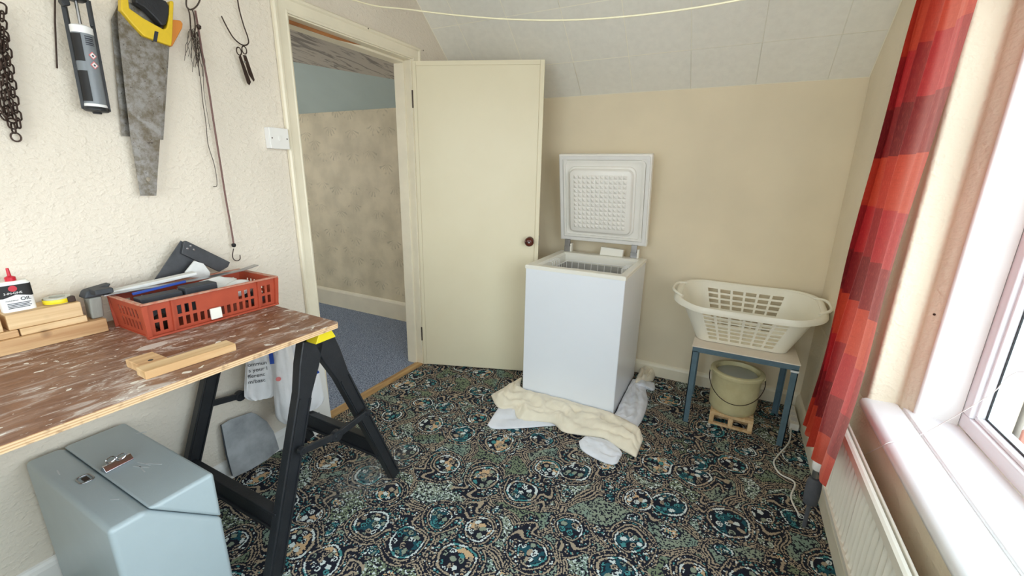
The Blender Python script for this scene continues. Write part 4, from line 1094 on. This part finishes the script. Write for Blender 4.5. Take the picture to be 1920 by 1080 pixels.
# long steel straight edge lying over both crate ends
q0, q1 = Vector((.135, -2.325, rmz+.010)), Vector((.170, -1.855, rmz+.016))
sq = MB(); mid = [q0.lerp(q1, k_/8)+Vector((0,0,-.006*math.sin(PI*k_/8)+(.008 if k_ == 8 else 0))) for k_ in range(9)]
for a, b2 in zip(mid, mid[1:]): sq.bar(a, b2, .030, .0025)
T(sq.link('steel_rule', 'steel', None), 'long steel straight edge laid across the top of the crate', 'tool')
T(MB().bar((.108,-2.318,rmz+.006),(.112,-2.05,rmz+.022),.034,.012).link('filling_knife', 'paperwhite', None, bevel=.003), 'plaster-caked filling knife along the wall side of the crate', 'tool')
T(MB().bar((.185,-2.27,rmz+.006),(.190,-2.12,rmz+.016),.010,.008).link('blue_marker', 'blueink', None, bevel=.002), 'blue-bodied marker beside the steel straight edge', 'pen')
T(B(.100,.150,-2.345,-2.300,rmz+.013,rmz+.030).link('trowel_handle', 'slate', None, bevel=.004), 'dark square tool handle resting above the grey brush', 'tool')
def lump(name, c, r, label, m='paperwhite', seed=0, cat='rag'):
    mb = MB(); nu, nv = 20, 12
    def f(u, v):
        a, p_ = 2*PI*u, PI*v; d = Vector((math.cos(a)*math.sin(p_), math.sin(a)*math.sin(p_), math.cos(p_)))
        k_ = 1+.35*noise.noise(d*1.7+Vector((seed,0,0)))
        return Vector(c)+Vector((d.x*r[0], d.y*r[1], d.z*r[2]))*k_
    return T(mb.grid(f, nu, nv, closeu=True).link(name, m, None, smooth=True), label, cat, 'rags in the crate')
lump('crumpled_rag', (.195,-2.035,.925), (.045,.075,.030), 'grey-white crumpled rag beyond the dark blocks in the crate', seed=1)
lump('crumpled_rag', (.255,-1.985,.917), (.035,.055,.026), 'pale plaster-stained cloth near the slotted front of the crate', seed=4)
lump('crumpled_rag', (.185,-2.185,.900), (.04,.06,.03), 'dusty cloth tucked low between blocks and crate wall', seed=7)
for k_, (yy, lb_) in enumerate(((-2.24,'rusty round tin low at the oil can end of the crate'), (-2.02,'pale filler tub lying low in the middle of the crate'), (-1.93,'dark tin lying low at the doorway end of the crate'))):
    T(MB().lathe([(.024,0),(.026,.004),(.026,.05),(.022,.054)], (.225 if k_ != 1 else .15, yy, ZB+.032), (0,1,0) if k_ == 1 else (1,0,0), 20).link(('tin','tub','tin')[k_], ('darkiron','paperwhite','slate')[k_], None, smooth=True), lb_, 'container')
# carpenter's square standing behind the crate against the wall: stock and blade
cq = thing('try_square', (.06,-2.05,.9), 'large dark try square standing in the crate against the wall', 'square')
X1 = .052
def wpoly(pts, x): return [tuple(hit(a, b2, 'x', x)) for a, b2 in pts]
MB().prism(wpoly([(338,451),(352,458),(370,478),(318,560),(262,560),(295,515)], X1), (.004,0,0)).link('blade', 'squarewood', cq, bevel=.001)
MB().prism(wpoly([(341,453),(346,451),(428,491),(424,500),(408,509),(337,475)], X1+.004), (.014,0,0)).link('stock', 'squarewood', cq, bevel=.002)
for a, b2 in ((352,466),(364,468),(358,461)): MB().lathe([(.004,0),(.003,.001)], hit(a, b2, 'x', X1+.0185), (1,0,0), 10).link('rivet', 'steel', cq)
T(MB().prism(wpoly([(363,489),(380,494),(392,510),(392,520),(350,520),(346,510)], .085), (.006,0,0)).link('scrap_card', 'paperwhite', None), 'torn white card tucked below the try square', 'card')

# ================================================================== UNDER THE BENCH
gc = thing('metal_case', (.30,-2.43,0), 'grey painted metal case with rounded edges on the floor under the bench', 'case')
gx0, gx1, gy0, gy1, gh = .030, .580, -2.562, -2.315, .470
MB().prism([(gx0,gy0,0),(gx0,gy0,gh),(gx0,-2.484,gh),(gx0,gy1,.305),(gx0,gy1,0)], (gx1-gx0,0,0)).link('case_body', 'case', gc, bevel=.014, seg=4)
MB().prism([(gx0,-2.480,gh),(gx0,gy1,gh),(gx0,gy1,.308)], (gx1-gx0,0,0)).link('case_lid', 'case', gc, bevel=.012, seg=4)
MB().tube(rrect(.268,.310,-2.522,-2.492,gh+.0015,.010), .0022, 8, closed=True).link('ring_latch', 'steel', gc, smooth=True)
B(.278, .300, -2.513, -2.500, gh, gh+.0025).link('latch_tongue', 'darkiron', gc)
for k_, (x, y, dx, dy) in enumerate(((.33,-2.40,.05,.012),(.35,-2.405,.05,-.006),(.36,-2.39,.045,.02),(.34,-2.415,.05,.02),(.17,-2.53,.03,-.004),(.45,-2.51,.02,.012),(.15,-2.33,.02,.02))):
    MB().bar((x,y,gh+.0004),(x+dx,y+dy,gh+.0004),.003,.0006).link('scratch', 'scuff', gc)
# bulldog clip on the case
bc = thing('bulldog_clip', (.285,-2.43,gh), 'shiny chrome bulldog clip on top of the grey case', 'clip')
cA, cB = Vector((.300,-2.470,gh+.001)), Vector((.292,-2.400,gh+.001)); dc_ = (cB-cA).normalized(); sd_ = Vector((dc_.y,-dc_.x,0))
cp_ = [cA+sd_*.014, cA+sd_*.014+Vector((0,0,.004)), cA+sd_*.004+Vector((0,0,.018)), cA-sd_*.004+Vector((0,0,.018)), cA-sd_*.014+Vector((0,0,.004)), cA-sd_*.014]
MB().prism(cp_, cB-cA).link('jaw', 'chrome', bc, bevel=.001)
for sg in (-1, 1):
    m_ = cA.lerp(cB, .5)+Vector((0,0,.016)); pts = []
    for k_ in range(12):
        a = 2*PI*k_/12; pts.append(m_ + dc_*(.012*math.cos(a)+.010*sg) + Vector((0,0,.009+.008*math.sin(a)))+sd_*sg*.006)
    MB().tube(pts, .0018, 6, closed=True).link('finger_loop', 'chrome', bc, smooth=True)
# metal blade leaning against the wall
shp = [(415,797),(430,787),(452,779),(470,773),(480,776),(500,790),(512,808),(518,825),(523,842),(500,862),(470,880),(440,894),(436,893),(425,850)]
sp = thing('metal_sheet', (.06,-1.93,0), 'dull grey metal blade with pointed foot leaning on the wall', 'sheet')
xl = {}
pts = []
for a, b2 in shp:
    # plane leaning: x = .03 + .14*(.31 - z)
    p = hit(a, b2, 'x', .05)
    for _ in range(6): p = hit(a, b2, 'x', .030 + .10*max(0, .32-p.z))
    p.z = max(p.z, .001); pts.append(p)
MB().prism(pts, (.003,0,0)).link('blade', 'sheet', sp, bevel=.0008)
MB().tube([pts[0]+Vector((-.002,0,0)), pts[-1]+Vector((-.002,-.002,0)), pts[-2]+Vector((0,0,.004))], .003, 6).link('rolled_edge', 'slate', sp)
# plastic bag hung behind the sawhorse
pb = thing('plastic_bag', (.16,-1.78,.25), 'white printed carrier bag hanging behind the sawhorse by the wall', 'bag')
n0 = Vector((.80,-.60,0)).normalized(); t0 = Vector((-n0.y, n0.x, 0))    # t0 runs along the bag, to the doorway
if t0.y < 0: t0 = -t0
def bagpart(c, hw, z0_, z1_, th, name, seed, taper=.4, m='bagm', lean=0):
    def f(u, v):
        a = 2*PI*u; w = hw*(1-taper*v**1.5)*(1 if v > .06 else .55+.45*v/.06); q = Vector((math.cos(a), math.sin(a)))
        wr_ = .007*noise.noise(Vector((q.x*3+seed, q.y*2, v*2.2)))+.003*noise.noise(Vector((q.x*9+seed, q.y*4, v*4)))
        p = Vector(c) + t0*(q.x*w + lean*v) + n0*(q.y*th*(.5+.9*math.sin(PI*min(1, v*.85+.12)))+wr_)
        return (p.x, p.y, z0_+(z1_-z0_)*v)
    mb = MB().grid(f, 44, 24, closeu=True); mb.f.append(tuple(range(44))[::-1]); mb.f.append(tuple(24*44+k_ for k_ in range(44)))
    return mb.link(name, m, pb, smooth=True)
bagpart((.130,-1.890,0), .066, .375, .675, .010, 'bag_side', 2, .55, lean=.02)
main = bagpart((.20,-1.817,0), .058, .248, .71, .036, 'bag_front', 5, .5)
bagpart((.165,-1.705,0), .078, .235, .69, .028, 'bag_back', 9, .5)
mt = frame_mtx(Vector((.130,-1.890,.015))+n0*.0225+t0*(-.040)+Vector((0,0,.530)), t0, (0,0,1))
for k_, (s_, o_) in enumerate((('ommun', .0), ('s your l', .0), ('fferenc', -.006), ('m/basc', -.008))):
    mt = frame_mtx(Vector((.130,-1.890,.015))+n0*.0235+t0*(-.030+o_)+Vector((0,0,.528-.026*k_)), t0, (0,0,1)); text(s_, .023, mt, 'ink', pb)
# barcode on the front lobe
for k_, w in enumerate((.0012,.002,.001,.0024,.0014,.001,.002,.0012)):
    c = Vector((.20,-1.817,.013))+n0*.0525+t0*(.006+.0036*k_)
    MB().bar(c+Vector((0,0,.290)), c+Vector((0,0,.325)), w, .0005, up=tuple(n0)).link('barcode_bar', 'ink', pb)
for c, m_, zz, r_ in ((Vector((.20,-1.817,.013))+n0*.0545-t0*.022, 'pinkink', .472, .010),):
    MB().lathe([(r_,0),(r_,.0006)], c+Vector((0,0,zz)), tuple(n0), 16).link('printed_spot', m_, pb)
c = Vector((.20,-1.817,.013))+n0*.042-t0*.038
MB().bar(c+Vector((0,0,.54)), c+Vector((0,0,.61)), .016, .001, up=tuple(n0)).link('printed_bar', 'blueink', pb)
c = Vector((.165,-1.685,0))+n0*.044
MB().bar(c+t0*.01+Vector((0,0,.42)), c+t0*.05+Vector((0,0,.435)), .012, .001, up=tuple(n0)).link('printed_bar', 'blueink', pb)
MB().bar(c+t0*.03+Vector((0,0,.46)), c+t0*.05+Vector((0,0,.53)), .022, .001, up=tuple(n0)).link('printed_bar', 'pinkink', pb)
# white pierced panel between bag and doorway
wp = thing('white_panel', (.05,-1.53,0), 'white pierced box leaning on the door frame beneath the bench end', 'box')
xq = .020
MB().prism([(xq,-1.655,.0005),(xq,-1.505,.0005),(xq,-1.520,.40),(xq,-1.60,.42),(xq,-1.655,.40)], (.05,.0,0)).link('panel', 'white_gloss', wp, bevel=.004)
for yy, zz in ((-1.60,.20),(-1.56,.21),(-1.60,.16),(-1.55,.17),(-1.58,.12),(-1.60,.08)):
    MB().lathe([(.0035,0),(.003,.001)], (xq+.050, yy, zz), (1,0,0), 8).link('hole', 'black', wp)

# ================================================================== ON THE LEFT WALL
sw = thing('light_switch', (.0,-1.59,1.477), 'white surface light switch on the wall beside the door frame', 'switch')
B(.0, .030, -1.638, -1.548, 1.432, 1.520).link('pattress', 'label_white', sw, bevel=.004)
B(.0305, .036, -1.638, -1.548, 1.432, 1.520).link('switch_plate', 'white_gloss', sw, bevel=.003)
B(.036, .040, -1.598, -1.588, 1.465, 1.487).link('rocker', 'white_gloss', sw, bevel=.001)
for yy in (-1.628, -1.558): MB().lathe([(.003,0),(.002,.001)], (.036, yy, 1.476), (1,0,0), 8).link('screw', 'darkiron', sw)

def hx_(px, py, x): return hit(px, py, 'x', x)
# rear saw
s2 = thing('handsaw', (.01,-2.1,1.5), 'older handsaw with orange handle end, hung behind the yellow one', 'saw', 'handsaws on the wall')
MB().prism([hx_(a,b2,.012) for a, b2 in ((208,37),(228,255),(246,256),(303,262),(306,262),(317,90),(300,20),(225,0))], (.0012,0,0)).link('saw_blade', 'saw', s2)
MB().prism([hx_(a,b2,.008) for a, b2 in ((316,38),(333,40),(337,46),(336,54),(317,89),(312,86))], (.022,0,0)).link('handle', 'org', s2, bevel=.003)
# front saw
s1 = thing('handsaw', (.03,-2.1,1.5), 'handsaw with yellow and black handle and worn rusty blade', 'saw', 'handsaws on the wall')
out_ = [(220,20),(222,60),(233,160),(244,255),(263,367),(293,367),(300,259),(308,170),(315,88),(300,60)]
mb = MB(); F = [hx_(a,b2,.034) for a, b2 in out_]
# blade with a hole near its tip: fan between outline and hole ring
hc = hx_(278,336,.034); HN = 14; hr = .0068
ringp = [hc + Vector((0, hr*.9*math.cos(2*PI*k_/HN), hr*1.2*math.sin(2*PI*k_/HN))) for k_ in range(HN)]
low = [hx_(256,325,.034), hx_(263,367,.034), hx_(293,367,.034), hx_(295.4,325,.034)]
mb.prism([F[0],F[1],F[2],F[3],low[0],low[3],F[6],F[7],F[8],F[9]], (.0012,0,0))
dense = [a.lerp(b2, k_/8) for a, b2 in zip(low, low[1:]+low[:1]) for k_ in range(8)]
cent = hc; key = lambda p: math.atan2(p.z-cent.z, p.y-cent.y)
dense.sort(key=key); inner = [hc + Vector((0, hr*.9*math.cos(key(p)), hr*1.2*math.sin(key(p)))) for p in dense]
N_ = len(dense); bse = len(mb.v); mb.v += [p.copy() for p in dense] + [p.copy() for p in inner] + [p+Vector((.0012,0,0)) for p in dense] + [p+Vector((.0012,0,0)) for p in inner]
for k_ in range(N_):
    k2 = (k_+1) % N_; mb.f += [(bse+k_, bse+k2, bse+N_+k2, bse+N_+k_), (bse+2*N_+k_, bse+2*N_+k2, bse+3*N_+k2, bse+3*N_+k_), (bse+k_, bse+k2, bse+2*N_+k2, bse+2*N_+k_), (bse+N_+k_, bse+N_+k2, bse+3*N_+k2, bse+3*N_+k_)]
mb.link('saw_blade', 'saw', s1)
MB().prism([hx_(a,b2,.024) for a, b2 in ((224,-40),(220,-10),(220,22),(240,46),(263,70),(290,80),(314,88),(316,80),(319,8),(317,3),(311,4),(308,40),(305,54),(300,57),(262,36),(236,18),(233,-10),(236,-40))], (.026,0,0)).link('yellow_handle', 'ywl', s1, bevel=.004)
MB().prism([hx_(a,b2,.022) for a, b2 in ((238,-40),(243,-10),(246,8),(262,17),(280,34),(297,52),(304,48),(309,30),(309,14),(304,4),(292,0),(280,-12),(276,-40))], (.030,0,0)).link('black_grip', 'bpl', s1, bevel=.006)
MB().prism([hx_(a,b2,.0505) for a, b2 in ((290,58),(297,60),(294,79),(287,77))], (.0006,0,0)).link('maker_badge', 'ink', s1)
# sealant gun with cartridge
sg_ = thing('sealant_gun', (.06,-2.21,1.6), 'black sealant gun holding a grey and black cartridge on the wall', 'tool')
c0_ = hit(151,48,'x',.062); c1_ = hit(181,204,'x',.062); ax = (c1_-c0_).normalized(); Lc = (c1_-c0_).length; rc = .0255
MB().lathe([(rc*.8,0),(rc,.004),(rc,.022),(rc,.023)], c0_, ax, 32).link('cartridge_collar', 'label_white', sg_, smooth=True)
MB().lathe([(rc,.023),(rc,Lc-.012)], c0_, ax, 32).link('cartridge', 'label_grey', sg_, smooth=True)
MB().lathe([(rc,Lc-.012),(rc+.001,Lc-.008),(rc+.001,Lc-.004)], c0_, ax, 32).link('cartridge_base', 'label_white', sg_, smooth=True)
MB().lathe([(rc+.002,0),(rc+.004,.002),(rc+.004,.010),(rc,.013),(.012,.014),(.010,.019),(.0001,.019)], c0_+ax*(Lc-.004), ax, 28).link('gun_end', 'bpl', sg_, smooth=True)
cv = (CAM-c0_); cv = (cv-ax*cv.dot(ax)).normalized(); cw_ = ax.cross(cv)   # label directions round the tube
def patch(a0, a1, h0_, h1_, name, m, g=.0006):
    def f(u, v):
        a = a0+(a1-a0)*u; return c0_ + ax*(h0_+(h1_-h0_)*v) + (cv*math.cos(a)+cw_*math.sin(a))*(rc+g)
    return MB().grid(f, 12, 2).link(name, m, sg_, smooth=True, fixn=False)
sgn = 1 if (cw_.y < 0) else -1        # +angle towards smaller y
patch(sgn*.15, sgn*1.75, .026, .100, 'black_label', 'black'); patch(sgn*.15, sgn*1.75, .126, Lc-.018, 'black_label', 'black')
for k_ in range(5): patch(-sgn*.15, -sgn*.95, .030+.0055*k_, .0325+.0055*k_+.0008*(k_ % 2), 'barcode_bar', 'ink', .0007)
for hh in (.082, .108):
    d_ = -sgn*.55; ctr = c0_+ax*hh+(cv*math.cos(d_)+cw_*math.sin(d_))*(rc+.0008); rt = (-cv*math.sin(d_)+cw_*math.cos(d_))
    nn = (cv*math.cos(d_)+cw_*math.sin(d_))
    q_ = MB().prism([ctr+rt*.010, ctr+ax*.011, ctr-rt*.010, ctr-ax*.011], nn*.0006).link('hazard_diamond', 'pinkink', sg_)
    MB().prism([ctr+rt*.0075+nn*.0007, ctr+ax*.008+nn*.0007, ctr-rt*.0075+nn*.0007, ctr-ax*.008+nn*.0007], nn*.0004).link('diamond_field', 'label_white', q_)
    MB().prism([ctr+rt*.003+nn*.0012, ctr+ax*.004+nn*.0012, ctr-rt*.003+nn*.0012, ctr-ax*.003+nn*.0012], nn*.0003).link('hazard_symbol', 'ink', q_)
for d_, wdt in ((sgn*2.0, .007), (-sgn*1.9, .007)):
    off = (cv*math.cos(d_)+cw_*math.sin(d_))*(rc+.003)
    MB().bar(c0_+off-ax*.075, c0_+off+ax*(Lc+.004), wdt, .010, up=tuple(off.normalized())).link('frame_rail', 'bpl', sg_, bevel=.001)
off = cw_*sgn*(rc+.003); MB().bar(c0_+off-ax*.08, c0_+off+ax*(Lc+.004), .006, .010, up=tuple(off.normalized())).link('frame_rail', 'bpl', sg_, bevel=.001)
off = -cw_*sgn*(rc-.001); MB().bar(c0_+off-ax*.075, c0_+off-ax*.003, .006, .008, up=tuple(off.normalized())).link('frame_rail', 'bpl', sg_, bevel=.001)
MB().tube([c0_-ax*.10, c0_+ax*.002], .004, 10).link('plunger_rod', 'steel', sg_, smooth=True)
MB().lathe([(.020,0),(.024,.003),(.024,.012),(.018,.016)], c0_-ax*.080, ax, 24).link('rear_plate', 'bpl', sg_, smooth=True)
MB().prism([hx_(a,b2,.05) for a, b2 in ((107,-6),(122,-8),(128,12),(116,14),(108,4))], (.02,0,0)).link('trigger', 'bpl', sg_, bevel=.003)
# rod beside the gun
T(MB().tube([hx_(103,-20,.012), hx_(103,40,.010), hx_(107,128,.008)], .0022, 6).link('steel_rod', 'darkiron', None, smooth=True), 'thin dark steel rod hanging beside the sealant gun', 'rod')
# chain at the frame edge
chn = thing('steel_chain', (.03,-2.38,1.6), 'rusty chain hanging in loops at the far end of the wall tools', 'chain')
def chlink(c, d, rot_, L_=.028, w_2=.0085, r_=.0023):
    d = Vector(d).normalized(); sdv = d.cross(Vector((1,0,0))).normalized(); nv = d.cross(sdv)
    s2_ = sdv*math.cos(rot_)+nv*math.sin(rot_); pts = []
    for k_ in range(16):
        a = 2*PI*k_/16; pts.append(Vector(c)+d*((L_/2-w_2)*(1 if math.cos(a) > 0 else -1)+w_2*math.cos(a))+s2_*w_2*math.sin(a))
    return MB().tube(pts, r_, 6, closed=True).link('link', 'darkiron', chn, smooth=True)
for strand in ([(3,8),(4,60),(6,110),(10,160),(18,205),(24,228)], [(6,60),(12,90),(16,120),(22,160),(28,200),(36,238)], [(-10,40),(-4,100),(2,150),(8,190),(14,215)], [(-22,170),(-8,200),(8,222)], [(22,228),(26,244)]):
    P = resample([hx_(a,b2,.018+.006*random.random()) for a, b2 in strand], 2+int(sum((hx_(*p,.02)-hx_(*q,.02)).length for p, q in zip(strand, strand[1:]))/.021))
    for i in range(len(P)-1): chlink((P[i]+P[i+1])/2, P[i+1]-P[i], (i % 2)*1.2+.2)
rc_ = hx_(30,257,.012); MB().tube([rc_+Vector((0,.010*math.cos(a),.012*math.sin(a))) for a in [2*PI*k_/18 for k_ in range(18)]], .0022, 6, closed=True).link('end_ring', 'darkiron', chn, smooth=True)
# wire bundle on its nail loop
wbn = thing('wire_bundle', (.03,-1.88,1.8), 'tangled bundle of thin rusty wires hanging from a hook', 'wire')
MB().tube(smoothpts([hx_(a,b2,.03) for a, b2 in ((357,-40),(350,-5),(350,12),(357,18),(366,14),(374,2),(378,-20))], 5), .0026, 7).link('hook_wire', 'wire', wbn, smooth=True)
MB().tube(smoothpts([hx_(a,b2,.035) for a, b2 in ((352,14),(356,30),(358,58),(362,70),(366,52),(364,30),(360,16))], 5), .0022, 6).link('loop', 'darkiron', wbn, smooth=True)
for _ in range(20):
    x0_ = random.uniform(356, 370); y0_ = random.uniform(52, 66); n_p = 5; e_y = random.uniform(95, 150); e_x = x0_+random.uniform(-14, 18)
    pts = [hx_(x0_+(e_x-x0_)*k_/n_p+random.uniform(-3,3), y0_+(e_y-y0_)*k_/n_p, .02+random.uniform(0,.02)) for k_ in range(n_p+1)]
    MB().tube(smoothpts(pts, 3), .0009, 5).link('wire_strand', 'wire', wbn, smooth=True)
MB().tube(smoothpts([hx_(a,b2,.016) for a, b2 in ((364,60),(370,110),(376,150),(380,190),(386,230),(390,270),(402,310),(407,346),(400,350))], 4), .0013, 5).link('long_wire', 'wire', wbn, smooth=True)
MB().tube(smoothpts([hx_(a,b2,.02) for a, b2 in ((368,60),(380,120),(382,170),(388,210),(394,244))], 4), .0008, 5).link('long_wire', 'wire', wbn, smooth=True)
MB().lathe([(.004,0),(.008,.004),(.007,.012),(.003,.016)], hx_(372,46,.03), (0,0,-1), 12).link('twist_knot', 'darkiron', wbn, smooth=True)
# bungee with hook
bg_ = thing('bungee_cord', (.02,-1.85,1.0), 'long brown elastic cord with black hook dangling above the crate', 'cord')
bp_ = [hx_(a,b2,.024) for a, b2 in ((366,20),(372,55),(380,105),(391,165),(400,225),(412,300),(423,370),(432,420),(437,450),(438,458))]
MB().tube(smoothpts(bp_, 4), .0034, 8).link('elastic', 'bungee', bg_, smooth=True)
MB().lathe([(.004,0),(.008,.003),(.008,.012),(.004,.016)], bp_[-1]+Vector((0,0,.004)), (0,0,-1), 14).link('cord_clamp', 'black', bg_, smooth=True)
MB().tube(smoothpts([hx_(a,b2,.024) for a, b2 in ((438,466),(436,478),(438,486),(444,489),(450,486),(450,478))], 5), .0018, 7).link('hook', 'darkiron', bg_, smooth=True)
# scissors on a bent wire
sc_ = thing('wire_hook', (.02,-1.7,1.85), 'bent wire hook fixed on the wall near the door frame', 'hook')
MB().tube(smoothpts([hx_(a,b2,.022) for a, b2 in ((443,-30),(447,10),(456,45),(464,68),(466,80),(460,85),(450,82),(437,70),(425,50),(415,30)) ], 4), .0024, 7).link('bent_wire', 'darkiron', sc_, smooth=True)
ss_ = thing('small_scissors', (.03,-1.7,1.75), 'small old rusty scissors hanging from the bent wire hook', 'scissors')
for (a, b2, c, d) in ((448,96,8,12),(458,94,7,10)):
    cc_ = hx_(a,b2,.032); MB().tube([cc_+Vector((0,.0095*math.cos(t),.014*math.sin(t))) for t in [2*PI*k_/16 for k_ in range(16)]], .0022, 6, closed=True).link('finger_ring', 'darkiron', ss_, smooth=True)
MB().prism([hx_(a,b2,.030) for a, b2 in ((447,106),(451,104),(470,154),(467,160),(463,156))], (.003,0,0)).link('blade', 'darkiron', ss_, bevel=.0006)
MB().prism([hx_(a,b2,.034) for a, b2 in ((455,103),(461,104),(477,150),(475,153),(466,140))], (.003,0,0)).link('blade', 'darkiron', ss_, bevel=.0006)
MB().lathe([(.004,0),(.003,.003)], hx_(459,116,.037), (1,0,0), 10).link('rivet', 'steel', ss_)

# ================================================================== LINES
rp = [Vector((0.004, -1.30, 2.16))]+[hit(a, b2, 'y', -1.3) for a, b2 in ((690,8),(760,17),(850,28),(950,36),(1050,38),(1150,33),(1260,21),(1370,3),(1480,-22),(1640,-70))]
rp = rp[:-1] + [Vector((2.03,-1.3,1.93)), Vector((2.09,-1.3,2.1)), Vector((2.11,-1.3,2.358))]
tag(MB().tube(smoothpts(rp, 5), .0030, 8).link('washing_line', 'rope', None, smooth=True), 'cream cord strung slackly across the room under the ceiling', 'cord')
s_p = [Vector((W-.0025, hit(1625,852,'x',W).y, hit(1625,852,'x',W).z)), Vector((W-.021, hit(1652,838,'x',W-.02).y, LZ-.03)), Vector((W-.010, hit(1674,831,'z',LZ).y+.0, LZ+.001)), hit(1700,825,'z',LZ+.0045), hit(1735,811,'z',LZ+.006)]
s_p += [hit(1800,775,'x',2.50), hit(1860,738,'x',2.535), hit(1925,697,'x',2.565), Vector((2.575, -1.75, .93))]
tag(MB().tube(smoothpts(s_p, 5), .0011, 5).link('thin_string', 'stringm', None, smooth=True), 'thin pale string trailing over the window ledge', 'string')
